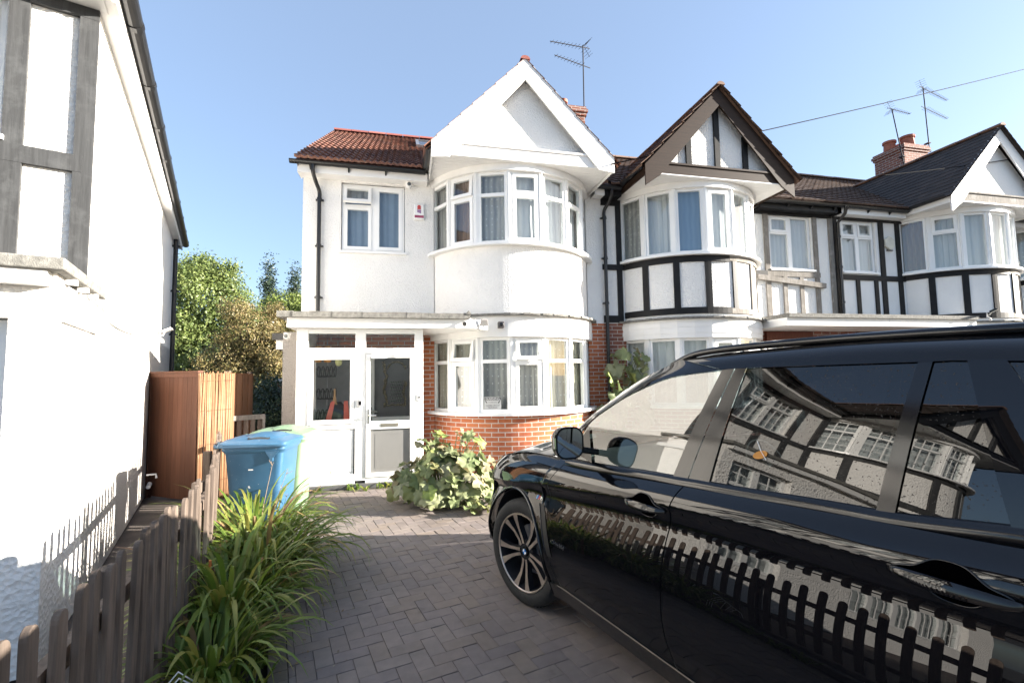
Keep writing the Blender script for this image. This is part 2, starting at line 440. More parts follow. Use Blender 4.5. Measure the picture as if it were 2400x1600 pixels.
def ridge(mb, A, B, r=0.12, seg=0.44, rnd=None):
    A, B = Vector(A), Vector(B); d = (B - A).normalized(); L = (B - A).length
    side = d.cross(Vector((0, 0, 1))).normalized(); upv = side.cross(d)
    n = max(1, int(round(L / seg)))
    rnd = rnd or random.Random(4)
    for i in range(n):
        a = A + d * (L * i / n); b = A + d * (L * (i + 1) / n - 0.012)
        dz = rnd.uniform(-0.006, 0.006); m = 8; vs = []
        for p, rr in ((a, r), (b, r * 0.97)):
            for k in range(m + 1):
                t = pi * k / m
                vs.append(p + side * cos(t) * rr + upv * (sin(t) * rr * 0.75 + dz))
        fs = [(k, k + 1, m + 2 + k, m + 1 + k) for k in range(m)] + [tuple(range(m + 1)), tuple(range(m + 1, 2 * m + 2))]
        mb.add(vs, fs)

def rect_frame(fr, x0, x1, z0, z1, wd, y0, y1):
    fr.box((x0, y0, z0), (x0 + wd, y1, z1)); fr.box((x1 - wd, y0, z0), (x1, y1, z1))
    fr.box((x0 + wd, y0 + 0.001, z0), (x1 - wd, y1, z0 + wd)); fr.box((x0 + wd, y0 + 0.001, z1 - wd), (x1 - wd, y1, z1))

def win_panel(fr, panes, w, h, kind, ajar=0.0, lead=None):
    """a window light in local x,z with its outer face at y = 0; panes gets matrices+quads"""
    f = 0.05
    def pane(x0, x1, z0, z1, y):
        M = fr.M[-1]
        panes.append([M @ Vector(p) for p in ((x0, y, z0), (x1, y, z0), (x1, y, z1), (x0, y, z1))])
        if lead:
            n = max(2, int(round((x1 - x0) / 0.16))); m = max(2, int(round((z1 - z0) / 0.25)))
            for i in range(1, n): fr.box((lerp(x0, x1, i / n) - 0.008, y - 0.008, z0), (lerp(x0, x1, i / n) + 0.008, y - 0.002, z1))
            for i in range(1, m): fr.box((x0, y - 0.0085, lerp(z0, z1, i / m) - 0.008), (x1, y - 0.0015, lerp(z0, z1, i / m) + 0.008))
    rect_frame(fr, 0, w, 0, h, f, 0, 0.07)
    zt = h * 0.68
    if kind == 'single':
        pane(f, w - f, f, h - f, 0.03)
    elif kind == 'sash':
        rect_frame(fr, f * 0.8, w - f * 0.8, f * 0.8, h - f * 0.8, 0.06, -0.016, 0.05)
        pane(f + 0.05, w - f - 0.05, f + 0.05, h - f - 0.05, 0.01)
    else:
        fr.box((f, 0.002, zt - 0.03), (w - f, 0.068, zt + 0.03))
        if kind == 'fixed':
            pane(f, w - f, f, zt - 0.03, 0.03); pane(f, w - f, zt + 0.03, h - f, 0.03)
        elif kind == 'half':                        # fixed below, opener above
            pane(f, w - f, f, zt - 0.03, 0.03)
        if kind == 'open':
            rect_frame(fr, f * 0.7, w - f * 0.7, f * 0.7, zt - 0.01, 0.058, -0.016, 0.05)
            pane(f + 0.045, w - f - 0.045, f + 0.045, zt - 0.07, 0.01)
        if kind in ('open', 'half'):
            hz = h - f * 0.7 - (zt + 0.01)
            fr.push(T((0, -0.016, h - f * 0.7)) @ RX(-ajar))
            rect_frame(fr, f * 0.7, w - f * 0.7, -hz, 0, 0.055, 0, 0.055)
            pane(f + 0.04, w - f - 0.04, -hz + 0.055, -0.055, 0.025)
            fr.pop()

def curtain_sheet(name, mat, parent, p0, p1, z0, z1, M, waves=7, amp=0.018, seed=0):
    mb = MB(M); rnd = random.Random(seed); ph = [rnd.uniform(0, 6.28) for _ in range(4)]
    p0, p1 = Vector((*p0, 0)), Vector((*p1, 0)); d = p1 - p0; L = d.length; nrm = Vector((-d.y, d.x, 0)).normalized()
    def fn(u, v):
        o = amp * (sin(2 * pi * waves * L * u + ph[0] + 0.5 * sin(3 * v)) + 0.5 * sin(2 * pi * waves * L * 2.3 * u + ph[1]))
        p = p0 + d * u + nrm * o
        return (p.x, p.y, lerp(z0, z1, v))
    mb.grid(fn, 40, 6, lambda u, v: (u * L + ph[2], lerp(z0, z1, v)))
    return mb.build(name, mat, parent, smooth=True, recalc=False)

def flip_seed(M): return 3 if M[0][0] < 0 else 0
def facet_matrix(k, r=BR):
    a = (k - 3) * FA - FA / 2
    p = Vector((r * sin(a), BCY - r * cos(a), 0)); q = Vector((r * sin(a + FA), BCY - r * cos(a + FA), 0))
    d = q - p
    return T(p) @ RZ(atan2(d.y, d.x)), d.length

def bay_windows(root, M0, z0, z1, kinds, curtains, ajar, frame_mat, glass, lead=None, sill_mat=None, rsill=1.72, name='bay_window'):
    fr = MB(M0); panes = []
    for k in range(7):
        Mf, w = facet_matrix(k)
        fr.push(Mf @ T((0.035, 0.012, z0)))
        win_panel(fr, panes, w - 0.07, z1 - z0, kinds[k], ajar[k], lead)
        fr.pop()
        fr.push(Mf @ T((0, 0, 0)))
        fr.box((-0.036, 0.0, z0 - 0.002), (0.036, 0.085, z1 + 0.002))
        fr.box((-0.012, -0.012, z0 - 0.002), (0.012, 0.002, z1 + 0.002))
        fr.pop()
    Mf, w = facet_matrix(6); fr.push(Mf); fr.box((w - 0.036, 0, z0 - 0.002), (w + 0.036, 0.085, z1 + 0.002)); fr.pop()
    f = fr.build(name, frame_mat, root)
    for p in panes:
        MB().quad(*p).build('pane', glass, f, recalc=False)
    sl = MB(M0); sl.arc(1.50, rsill, z0 - 0.05, z0 - 0.003, -AMAX - 0.02, AMAX + 0.02, 28, 0, BCY)
    sl.build('sill', sill_mat or frame_mat, f)
    for k in range(7):
        if curtains[k] is None: continue
        Mf, w = facet_matrix(k, 1.46)
        a, b = Mf @ Vector((0, 0, 0)), Mf @ Vector((w, 0, 0))
        rk = random.Random(k * 7 + int(z0 * 10) + (flip_seed(M0))); curtain_sheet('curtain', curtains[k], f, (a.x, a.y), (b.x, b.y), z0 + 0.01, z1 - rk.choice((0, 0, 0.03, 0.0)), M0, waves=rk.choice((3, 5, 7, 9)), amp=rk.choice((0.006, 0.012, 0.02)), seed=rk.randint(0, 999))  # the blue sheet stands for reflected sky, the others are curtains
    return f

def house(loc, rz, flip, st, label):
    root = empty('terraced_house' if st.get('terr') else 'corner_house', loc, rz, label, 'house')
    zs = st.get('zs', 1.0)
    M0 = Matrix.Diagonal((flip, 1, zs, 1))
    mb = lambda: MB(M0)
    XL, XR = st['XL'], st['XR']; wx0, wx1 = st['win']; wz0, wz1 = 3.85, 5.07
    wmat, gmat = st['wall'], st['gwall']
    D = st.get('D', 7.7); ZR = 8.0; SL = 0.637; hip = st.get('hip')
    # ---- walls
    w_ = mb()
    for (x0, x1, z0, z1) in ((XL, wx0, 2.6, 5.26), (wx0, wx1, 2.6, wz0 - 0.03), (wx0, wx1, wz1 + 0.02, 5.26), (wx1, -1.50, 2.6, 5.26), (1.50, XR, 2.6, 5.26), (-1.5, 1.5, 5.12, 5.26)):
        w_.box((x0, 0, z0), (x1, 0.22, z1))
    w_.arc(1.48, 1.60, 2.63, 3.80, -AMAX - 0.03, AMAX + 0.03, 40, 0, BCY)
    w_.box((XL, 0.22, 2.6 if st.get('flank') is None else 0), (XL + 0.2, D, 5.26)); w_.box((XR - 0.2, 0.22, 0), (XR, D, 5.26)); w_.box((XL + 0.2, D - 0.2, 0), (XR - 0.2, D, 5.26))
    for x in ((XR - 0.2,) if hip else (XL, XR - 0.2)):
        w_.prism([(x, 0, 5.26), (x, D, 5.26), (x, D / 2, 5.26 + D / 2 * SL)], (0.2, 0, 0))
    w_.box((XL + 0.2, 0.22, 2.50), (XR - 0.2, D - 0.2, 2.60)); w_.box((XL + 0.2, 0.22, 5.16), (XR - 0.2, D - 0.2, 5.255))
    w_.box((XL + 0.2, 3.0, 0.0), (XR - 0.2, 3.1, 2.5)); w_.box((XL + 0.2, 3.0, 2.6), (XR - 0.2, 3.1, 5.16))
    w_.build('upper_wall', wmat, root)
    g_ = mb(); dx0, dx1 = st['door']
    if not st.get('proj'):
        for (x0, x1, z0, z1) in ((XL, dx0, 0, 2.6), (dx0, dx1, 2.10, 2.6), (dx1, -1.5, 0, 2.6), (1.5, XR, 0, 2.6)):
            g_.box((x0, 0, z0), (x1, 0.22, z1))
        g_.arc(1.48, 1.60, 0, 0.95, -AMAX - 0.03, AMAX + 0.03, 40, 0, BCY)
        if st.get('flank') is None: g_.box((XL, 0.22, 0), (XL + 0.2, D, 2.6))
        g_.build('brick_wall', gmat, root)
    # ---- bays
    K = st['kinds_u']
    bay_windows(root, M0, 3.85, 5.10, K, st['cur_u'], st['ajar_u'], UPVC, GLASS, st.get('lead'))
    hb = mb(); hb.arc(1.48, 1.655, 5.10, 5.235, -AMAX - 0.04, AMAX + 0.04, 28, 0, BCY); hb.build('bay_head', WHITE_PAINT, root)
    if not st.get('proj'):
        bay_windows(root, M0, 1.00, 2.25, st['kinds_g'], st['cur_g'], st['ajar_g'], UPVC, GLASS, None, None, 1.73)
        hb = mb(); hb.arc(1.48, 1.68, 2.25, 2.60, -AMAX - 0.04, AMAX + 0.04, 14 if st.get('boards') else 36, 0, BCY)
        if st.get('boards'):
            for z in (2.34, 2.45): hb.arc(1.68, 1.69, z, z + 0.09, -AMAX - 0.04, AMAX + 0.04, 14, 0, BCY)
        hb.build('bay_fascia', WHITE_PAINT, root)
        fl = mb(); rnd = random.Random(5)
        n = 40
        for k in range(n):
            a = lerp(-AMAX, AMAX, k / n); b = lerp(-AMAX, AMAX, (k + 1) / n); j = rnd.uniform(-0.012, 0.012)
            fl.arc(1.5, 1.76 + j, 2.60 + j * 0.3, 2.632 + abs(j) * 0.6, a, b, 1, 0, BCY)
        fl.build('flashing', st.get('flash', FELT), root)
    # ---- flat first-floor window
    fr = MB(M0 @ T((wx0 + 0.01, 0.045, wz0))); panes = []
    W = wx1 - wx0 - 0.02; H = wz1 - wz0
    k1, k2 = st['flat']
    win_panel(fr, panes, W / 2, H, k1, st.get('flat_ajar', 0), st.get('lead')); fr.push(T((W / 2, 0, 0))); win_panel(fr, panes, W / 2, H, k2, 0, st.get('lead')); fr.pop()
    f = fr.build('window', UPVC, root)
    for p in panes: MB().quad(*p).build('pane', GLASS, f, recalc=False)
    s_ = mb(); s_.box((wx0 - 0.03, -0.05, wz0 - 0.04), (wx1 + 0.03, 0.10, wz0 - 0.002)); s_.build('sill', UPVC, f)
    if st.get('flat_backing'): curtain_sheet('curtain', st['flat_backing'], f, (wx0, 0.16), (wx1, 0.16), wz0, wz1, M0, seed=9)  # in the end house this sheet carries painted sky blue, no curtain
    # ---- gable
    gw = mb(); gw.prism([(-1.52, -1.0, 5.24), (1.52, -1.0, 5.24), (0, -1.0, 6.82)], (0, 0.1, 0)); gw.build('gable_wall', wmat, root)
    for sx in (-1, 1):
        b = mb(); b.prism([(sx * x, -1.15, z) for x, z in ((1.60, 5.405 + st.get('bt', 0)), (0, 7.025 + st.get('bt', 0)), (0, 6.66), (1.31, 5.18), (1.60, st.get('tail', 5.14)))], (0, 0.03, 0))
        b.build('bargeboard', st['barge'], root)
        sf = mb(); sf.prism([(sx * 1.58, -1.119, 5.365), (sx * 0.0, -1.119, 6.965), (0, -1.119, 6.945), (sx * 1.58, -1.119, 5.345)], (0, 0.12, 0)); sf.build('verge_soffit', st['soffit'], root)
    h_ = mb(); h_.box((-1.27, -1.115, 5.24), (1.27, -1.02, 5.42)); h_.box((-1.24, -1.135, 5.42), (1.24, -0.99, 5.455)); h_.build('gable_beam', st['beam'], root)
    so = mb(); so.box((-1.57, -1.118, 5.221), (1.57, 0.0, 5.238))
    for i in range(14): so.box((-1.565, -1.11 + i * 0.08, 5.217), (1.565, -1.045 + i * 0.08, 5.2205))
    for sx in (-1, 1):
        ef = mb(); ef.box((sx * 1.575, -1.118, 5.18), (sx * 1.60, 0.0, 5.36)); ef.build('eave_fascia', st['barge'], root)
    so.build('soffit', st['soffit'], root)
    if st.get('gtim'):
        for x in st['gtim']:
            t_ = mb(); t_.box((x - 0.055, -1.04, 5.455), (x + 0.055, -0.995, 6.80 - abs(x) * 1.04)); t_.build('gable_timber', st['tim'], root)
    # ---- roofs
    tm, rm = st['tile'], st['ridge']
    kw = dict(st.get('tkw', {}))
    r_ = mb()
    tiles(r_, (XL - 0.07, -0.37, 5.30), (1, 0, 0), (0, 1, SL), 4.22 * sqrt(1 + SL * SL), (lambda v: v * 4.1) if hip else (lambda v: 0), lambda v: XR - XL + (0.07 if st.get('end') else 0.0), **kw)
    hx = XL + 4.0 if hip else XL - 0.06
    xe = XL - 0.16 if hip else XL - 0.06
    r_.quad((xe, -0.37, 5.275), (XR, -0.37, 5.275), (XR, 3.85, 7.965), (hx, 3.85, 7.965))
    r_.quad((xe, D + 0.35, 5.30), (XR, D + 0.35, 5.30), (XR, 3.85, 7.99), (hx, 3.85, 7.99))
    if hip: r_.add([(xe, -0.37, 5.29), (xe, D + 0.35, 5.29), (hx, 3.85, 7.98)], [(0, 1, 2)])
    r_.build('roof', tm, root, recalc=False)
    gr = mb()
    for sx in (-1, 1):
        tiles(gr, (sx * 1.70, st.get('vy', -1.23), 5.30), (0, 1, 0), (-sx * 1.70, 0, 1.72), sqrt(1.7 ** 2 + 1.72 ** 2), lambda v: 0, lambda v: lerp(0.95, 3.55, v), **dict(st.get('gkw', kw)))
        gr.quad((sx * 1.69, st.get('vy', -1.23) + 0.03, 5.28), (0, st.get('vy', -1.23) + 0.03, 7.0), (0, 2.35, 7.0), (sx * 1.69, -0.25, 5.28))
    gr.build('gable_roof', st.get('gtile', tm), root, recalc=False)
    rd = mb(); ridge(rd, (hx, 3.85, 8.0), (XR, 3.85, 8.0)); rd.build('ridge_tiles', rm, root, smooth=True, sharp=50); rd = mb(); ridge(rd, (0, st.get('vy', -1.23), 7.025), (0, 2.3, 7.025), 0.085); rd.build('ridge_tiles', rm, root, smooth=True, sharp=50)
    # ---- eaves
    e = mb(); e.box((1.62, -0.23, 5.12), (XR - 0.01, -0.20, 5.27)); e.box((1.62, -0.20, 5.12), (XR - 0.01, 0, 5.14)); e.build('eaves_board', st.get('eaves', st['soffit']), root)
    e = mb(); e.box((XL - 0.05, -0.23, 5.12), (-1.62, -0.20, 5.27)); e.box((XL - 0.05, -0.20, 5.12), (-1.62, 0, 5.14))
    if st.get('end'): e.box((XL - 0.055, -0.2, 5.14), (XL - 0.03, 0.1, 5.27)); e.prism([(XL - 0.03, -0.23, 5.22), (XL - 0.03, 3.85, 7.86), (XL - 0.03, 3.85, 7.98), (XL - 0.03, -0.23, 5.34)], (-0.025, 0, 0))
    e.build('eaves_board', st.get('eaves', st['soffit']), root)
    gts = []
    def gutter(A, B, r=0.058):
        gt = mb(); gts.append(gt)
        A, B = Vector(A), Vector(B); d = (B - A).normalized(); sd = d.cross(Vector((0, 0, 1)))
        m = 8; vs = []
        for p in (A, B):
            for rr in (r, r - 0.006):
                for k in range(m + 1):
                    t = pi + pi * k / m
                    vs.append(p + sd * cos(t) * rr + Vector((0, 0, 1)) * (sin(t) * rr))
        q = m + 1; fs = []
        for k in range(m):
            fs += [(k, k + 1, 2 * q + k + 1, 2 * q + k), (q + k, 3 * q + k, 3 * q + k + 1, q + k + 1)]
        fs += [(0, 2 * q, 3 * q, q), (m, q + m, 3 * q + m, 2 * q + m), tuple(range(q)), tuple(range(2 * q, 3 * q))]
        gt.add(vs, fs)
    gutter((XL - 0.16, -0.295, 5.29), (-1.66, -0.295, 5.27))
    if XR > 1.8: gutter((1.66, -0.295, 5.27), (XR, -0.295, 5.27))
    for sx in (-1, 1): gutter((sx * 1.66, -1.08, 5.35), (sx * 1.66, -0.26, 5.33), 0.062)
    if hip:
        gutter((XL - 0.17, -0.30, 5.29), (XL - 0.17, D + 0.42, 5.27), 0.065)
        for i in range(9): gts[-1].tube([(XL - 0.17, 0.2 + i * 0.9, 5.285), (XL - 0.17, 0.26 + i * 0.9, 5.285)], 0.071, 10)
        e2 = mb(); e2.box((XL - 0.10, -0.2, 5.13), (XL, D + 0.36, 5.15)); e2.box((XL - 0.125, -0.2, 5.11), (XL - 0.10, D + 0.36, 5.29)); e2.build('side_soffit', st['soffit'], root)
    x = XL + 0.15
    while x < -1.8:
        gts[0].prism([(x, -0.232, 5.235), (x, -0.33, 5.245), (x, -0.232, 5.165)], (0.025, 0, 0)); x += 0.62
    for gt in gts: gt.build('gutter', BLACK_PLASTIC, root)
    if 'pipe' in st:
        px, zb = st['pipe']
        pp = mb(); pp.tube(polyline([(px - 0.07, -0.295, 5.24), (px - 0.07, -0.29, 5.12), (px - 0.04, -0.19, 4.98), (px, -0.075, 4.86), (px, -0.075, 4.7)], 12) + [Vector((px, -0.075, zb))], 0.034, 10)
        for z in (4.72, 3.9, 3.0):
            if z > zb: pp.tube([(px, -0.075, z - 0.025), (px, -0.075, z + 0.025)], 0.042, 10); pp.box((px - 0.065, -0.05, z - 0.012), (px + 0.065, 0.0, z + 0.012))
        pp.build('downpipe', BLACK_PLASTIC, root, smooth=True, sharp=40)
    # ---- timbers
    if st.get('tim'):
        sd = st.get('wside', 1)
        def stud(nm, mt, *args):
            m = mb(); m.arc(*args); m.build(nm, mt, root)
        for k in range(8):
            a = sd * (-AMAX + k * FA); wk = k in st.get('wk', ())
            stud('weathered_stud' if wk else 'timber_stud', GREY_TIMBER if wk else st['tim'], 1.60, 1.628, 2.80, 3.70, a - 0.036, a + 0.036, 2, 0, BCY)
        def rail(nm, mt, z0, z1, a, b, r): stud(nm, mt, 1.60, r, z0, z1, min(sd * a, sd * b), max(sd * a, sd * b), 22, 0, BCY)
        lim = 0.10 if st.get('wk') else AMAX
        rail('timber_rail', st['tim'], 3.68, 3.797, -AMAX, lim, 1.630); rail('timber_rail', st['tim'], 2.70, 2.82, -AMAX, lim, 1.630)
        if st.get('wk'):
            rail('weathered_rail', GREY_TIMBER, 3.70, 3.78, lim, AMAX, 1.632); rail('weathered_rail', GREY_TIMBER, 2.70, 2.80, lim, 0.55, 1.632)
        for b in st['bars']:
            m = mb(); hz = (b[1] - b[0]) > (b[3] - b[2]); wk = len(b) > 4
            m.box((b[0], -0.03 - 0.002 * hz, b[2]), (b[1], 0.0, b[3])); m.build(('weathered_' if wk else 'timber_') + ('rail' if hz else 'stud'), GREY_TIMBER if wk else st['tim'], root)
    return root, M0

U_KINDS = ['fixed', 'open', 'fixed', 'open', 'fixed', 'fixed', 'fixed']
G_KINDS = ['fixed', 'open', 'fixed', 'open', 'fixed', 'fixed', 'fixed']
Z7 = [0] * 7
H0 = dict(vy=-1.165, bt=0.035, XL=-3.75, XR=1.83, win=(-3.12, -2.02), wall=WHITE, gwall=BRICK, door=(-2.72, -1.80), gkw=dict(row=0.28, wave=0.108, amp=0.010, step=0.016), kinds_u=U_KINDS, cur_u=[CURTAIN, CURTAIN_BROWN, CURTAIN, CURTAIN_WHITE, CURTAIN_WHITE, CURTAIN_WHITE, CURTAIN],
    ajar_u=[0, 0.10, 0, 0, 0, 0, 0], kinds_g=G_KINDS, cur_g=[CURTAIN_CREAM, CURTAIN_CREAM, CURTAIN, CURTAIN, CURTAIN_CREAM, CURTAIN_CREAM, CURTAIN], ajar_g=[0, 0.20, 0, 0.30, 0, 0, 0],
    flat=('open', 'sash'), flat_ajar=0.42, flat_backing=m_plain('sky_reflection_grey', (0.20, 0.26, 0.34), 0.8, 0.05), barge=WHITE_PAINT, soffit=WHITE_PAINT, beam=WHITE_PAINT, tile=TILE_RED, ridge=RIDGE_RED, end=True, flank=1,  # flat window: reflected sky painted on a plain sheet behind the glass
    pipe=(-3.47, 2.6), tail=5.15, terr=True)
NBARS = [(-3.72, -3.60, 2.7, 5.12, 1), (-3.28, -3.17, 2.7, 5.12), (-1.98, -1.86, 2.7, 5.12), (-1.60, -1.49, 2.75, 5.12), (-3.7, -1.55, 5.06, 5.119), (-1.9, -1.5, 3.68, 3.795),
         (-3.3, -1.9, 3.68, 3.79), (-2.84, -2.74, 2.75, 3.68), (-2.40, -2.30, 2.75, 3.68), (-3.3, -1.9, 2.66, 2.76), (1.55, 1.66, 2.66, 5.12), (1.52, 1.97, 3.68, 3.79), (1.55, 1.97, 2.62, 2.76), (1.55, 1.97, 5.0, 5.119)]
NWALL = m_render('white_roughcast', (0.78, 0.77, 0.75), 0.8, 34)
N1S = dict(XL=-3.72, XR=1.97, win=(-3.15, -2.02), wall=NWALL, gwall=BRICK_DARK, door=(-3.0, -2.1), kinds_u=['single', 'sash', 'single', 'sash', 'single', 'single', 'single'],
    cur_u=[CURTAIN_WHITE, CURTAIN_WHITE, CURTAIN_WHITE, CURTAIN_WHITE, SKY_REFLECTION, CURTAIN_WHITE, CURTAIN], ajar_u=Z7, kinds_g=['single', 'sash', 'single', 'sash', 'single', 'single', 'single'], cur_g=[CURTAIN_WHITE] * 7, ajar_g=Z7,
    flat=('single', 'half'), flat_backing=CURTAIN_WHITE, barge=BROWN_BOARD, soffit=WHITE_PAINT, beam=BROWN_BOARD, eaves=BLACK_PAINT, tile=TILE_BROWN, ridge=RIDGE_BROWN, gtile=TILE_BROWN,
    tkw=dict(wave=0.15, amp=0.012, row=0.31, per=2, sub=3), pipe=(1.93, 0.0), tail=4.98, terr=True, tim=BLACK_PAINT, gtim=(-0.62, 0.0, 0.62), wside=-1, wk=(5, 6, 7), boards=True,
    bars=[(b[0], b[1], b[2], b[3], 1) if i in (1, 2, 6, 7, 8, 9) else b for i, b in enumerate(NBARS)])
N2S = dict(N1S); N2S.update(eaves=WHITE_PAINT, gkw=dict(row=0.16, wave=0.165, amp=0.003, step=0.010, per=1, sub=2), XL=-3.53, XR=1.9, win=(-3.28, -2.30), barge=WHITE_PAINT, beam=GREY_TIMBER, gtile=TILE_DARK, gtim=None, kinds_u=['single', 'half', 'single', 'single', 'single', 'single', 'single'],
    cur_u=[CURTAIN_BROWN, CURTAIN_WHITE, CURTAIN_WHITE, CURTAIN_WHITE, CURTAIN_WHITE, CURTAIN_WHITE, CURTAIN], flat=('half', 'half'), pipe=None, wside=1, wk=(5, 6, 7), wall=WHITE_SMOOTH,
    bars=[(-3.52, -3.41, 2.7, 5.12), (-2.20, -2.07, 2.7, 5.12), (-1.70, -1.58, 2.7, 5.12), (-3.52, -1.5, 5.06, 5.119), (-3.52, -1.5, 3.66, 3.78), (-2.95, -2.85, 2.75, 3.66), (-2.42, -2.32, 2.75, 3.66), (-3.5, -1.5, 2.66, 2.74), (1.58, 1.7, 2.7, 5.12)])
del N2S['pipe']
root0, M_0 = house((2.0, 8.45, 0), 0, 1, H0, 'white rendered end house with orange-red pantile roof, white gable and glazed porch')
root1, M_1 = house((5.8, 8.45, 0), 0, -1, N1S, 'terraced house with black timbered bay and dark brown bargeboards beside the white end house')
root2, M_2 = house((13.05, 8.45, 0), 0, 1, N2S, 'terraced house with black timbering, white gable boards and dark sloping gable roof')
N3S = dict(N2S); N3S.update(XR=1.9, XL=-3.7, win=(-3.15, -2.02), wside=-1, bars=NBARS, pipe=(-3.4, 2.6))
root3, M_3 = house((16.85, 8.45, 0), 0, -1, N3S, 'farthest terraced house at the right edge, mostly cut off by the photo frame')

LW = m_render('coarse_white_render', (0.82, 0.80, 0.77), 0.9, 30)  # near-white base, coarse bump, on every wall of the left house
LH = dict(XL=-3.75, XR=1.95, win=(-3.27, -2.15), wall=LW, gwall=LW, door=(-2.6, -1.8), kinds_u=['fixed'] * 7, cur_u=[CURTAIN_WHITE] * 7, ajar_u=Z7, lead=True,
    flat=('half', 'fixed'), flat_backing=CURTAIN_WHITE, barge=BLACK_PAINT, soffit=WHITE_PAINT, beam=BLACK_PAINT, tile=TILE_DARK, ridge=RIDGE_BROWN, D=7.2,
    tkw=N1S['tkw'], zs=0.86, proj=True, flank=1, hip=True, tim=DARK_GREY_TIMBER, gtim=(-0.6, 0, 0.6),
    bars=[(-3.755, -3.65, 2.68, 5.12), (-3.39, -3.285, 2.68, 5.12), (-2.13, -2.02, 2.68, 5.12), (-1.62, -1.5, 2.68, 5.12), (-3.70, -1.5, 3.65, 3.795), (-3.75, -1.5, 5.02, 5.118), (-2.72, -2.6, 2.7, 3.65), (1.55, 1.68, 2.68, 5.12)])
LRV = Vector((cos(radians(19.6)), sin(radians(19.6)), 0)); LDV = Vector((-LRV.y, LRV.x, 0))
L0 = Vector((-2.26, 3.91, 0)); lloc = L0 - LRV * 3.75
rootL, M_L = house(lloc, radians(19.6), -1, LH, 'white house at the left edge with grey-black timbers and sunlit side wall')
# its projecting ground floor
p = MB(M_L); X0, X1, Y0 = -3.75, 1.95, -0.72; zt = 2.64
for (x0, x1, z0, z1) in ((X0, -3.56, 0, zt), (-3.56, -2.55, 0, 1.05), (-3.56, -2.55, 2.32, zt), (-2.55, -1.3, 0, zt), (-1.3, 1.3, 0, 0.95), (-1.3, 1.3, 2.3, zt), (1.3, X1, 0, zt)):
    p.box((x0, Y0, z0), (x1, Y0 + 0.2, z1))
p.box((X0, Y0 + 0.2, 0), (X0 + 0.2, 7.2, 2.6)); p.box((X1 - 0.2, Y0 + 0.2, 0), (X1, 0.0, zt))
p.build('ground_floor_wall', LW, rootL)
p = MB(M_L); p.box((X0 - 0.06, Y0 - 0.12, zt), (X1 + 0.1, 0.36, zt + 0.085)); p.build('felt_canopy', FELT, rootL, bevel=0.01)
p = MB(M_L); p.box((X0 + 0.02, Y0 - 0.09, zt - 0.10), (X1, Y0 - 0.002, zt - 0.002)); p.box((X0 - 0.03, Y0 + 0.12, zt - 0.32), (X0 - 0.002, 0.35, zt - 0.22))
for y in (-0.55, -0.25, 0.05): p.box((X0 - 0.055, y, zt - 0.04), (X0 - 0.002, y + 0.05, zt - 0.003))
p.build('canopy_fascia', WHITE_PAINT, rootL)
fr = MB(M_L); panes = []
for (x0, x1, z0, z1, n) in ((-3.55, -2.56, 1.06, 2.31, 2), (-1.29, 1.29, 0.96, 2.29, 5)):
    for i in range(n):
        fr.push(T((x0 + (x1 - x0) * i / n, Y0 + 0.08, z0))); win_panel(fr, panes, (x1 - x0) / n, z1 - z0, 'fixed', 0, True); fr.pop()
f = fr.build('window', UPVC, rootL)
for q in panes: MB().quad(*q).build('pane', GLASS, f, recalc=False)
curtain_sheet('curtain', CURTAIN_WHITE, f, (-3.5, Y0 + 0.25), (1.3, Y0 + 0.25), 1.0, 2.3, M_L, 5)
p = MB(M_L); px = X0 - 0.06; py = 6.75
p.tube([(px, py, 5.25), (px, py, 4.95), (px, py, 0.1)], 0.04, 10)
for z in (4.95, 3.9, 2.9, 2.0): p.tube([(px, py, z), (px, py, z + 0.05)], 0.05, 10); p.box((px - 0.08, py - 0.015, z), (px + 0.06, py + 0.015, z + 0.04))
p.build('downpipe', BLACK_PLASTIC, rootL, smooth=True, sharp=40)
p = MB(M_L); py = 4.0
p.tube([(px, py, 1.28), (px, py, 0.35), (px, py - 0.10, 0.22), (px, py - 0.35, 0.20)], 0.028, 10); p.tube([(px, py, 1.2), (px, py, 1.3)], 0.045, 10); p.tube([(px + 0.01, py - 0.5, 0.42), (px - 0.09, py - 0.5, 0.42), (px - 0.10, py - 0.5, 0.36)], 0.014, 8)
p.build('waste_pipe', WHITE_PAINT, rootL, smooth=True, sharp=40)
p = MB(M_L); c = [(X0 - 0.03, -0.02, 2.62), (X0 - 0.02, 0.35, 2.60), (X0 - 0.012, 1.0, 2.48), (X0 - 0.012, 2.2, 2.50), (X0 - 0.012, 3.6, 2.66), (X0 - 0.012, 4.9, 2.78)]
p.tube(polyline(c, 40), 0.006, 6); p.build('cable', CABLE_GREY, rootL, smooth=True)

# ------------------------------------------------------------------ white end house: porch, canopy (given in world coordinates)
W0 = T((-2.0, -8.45, 0))
wb = lambda: MB(W0)
cp = wb(); cp.box((-1.66, 7.10, 2.35), (1.05, 8.45, 2.49)); cp.prism([(1.05, 7.10, 2.35), (1.30, 7.36, 2.35), (1.05, 7.9, 2.35)], (0, 0, 0.14)); cp.build('canopy_fascia', WHITE_PAINT, root0)
cp = wb(); rnd = random.Random(2); n = 26
for i in range(n):
    x0, x1 = lerp(-1.78, 0.97, i / n), lerp(-1.78, 0.97, (i + 1) / n); j = rnd.uniform(-0.006, 0.006)
    cp.box((x0, 7.03 + j, 2.492), (x1, 8.449, 2.575 + j))
cp.prism([(0.90, 7.02, 2.56), (0.99, 7.02, 2.56), (0.945, 7.02, 2.62)], (0, 0.5, 0)); cp.build('felt_canopy', FELT, root0)
cp = wb(); cp.box((-1.86, 7.75, 0), (-1.60, 8.6, 2.34)); cp.build('porch_pier', GREY_RENDER, root0)
pf = wb(); y0, y1 = 7.26, 7.33
def bar(m, x0, x1, z0, z1, a=y0, b=y1): m.box((x0, a, z0), (x1, b, z1))
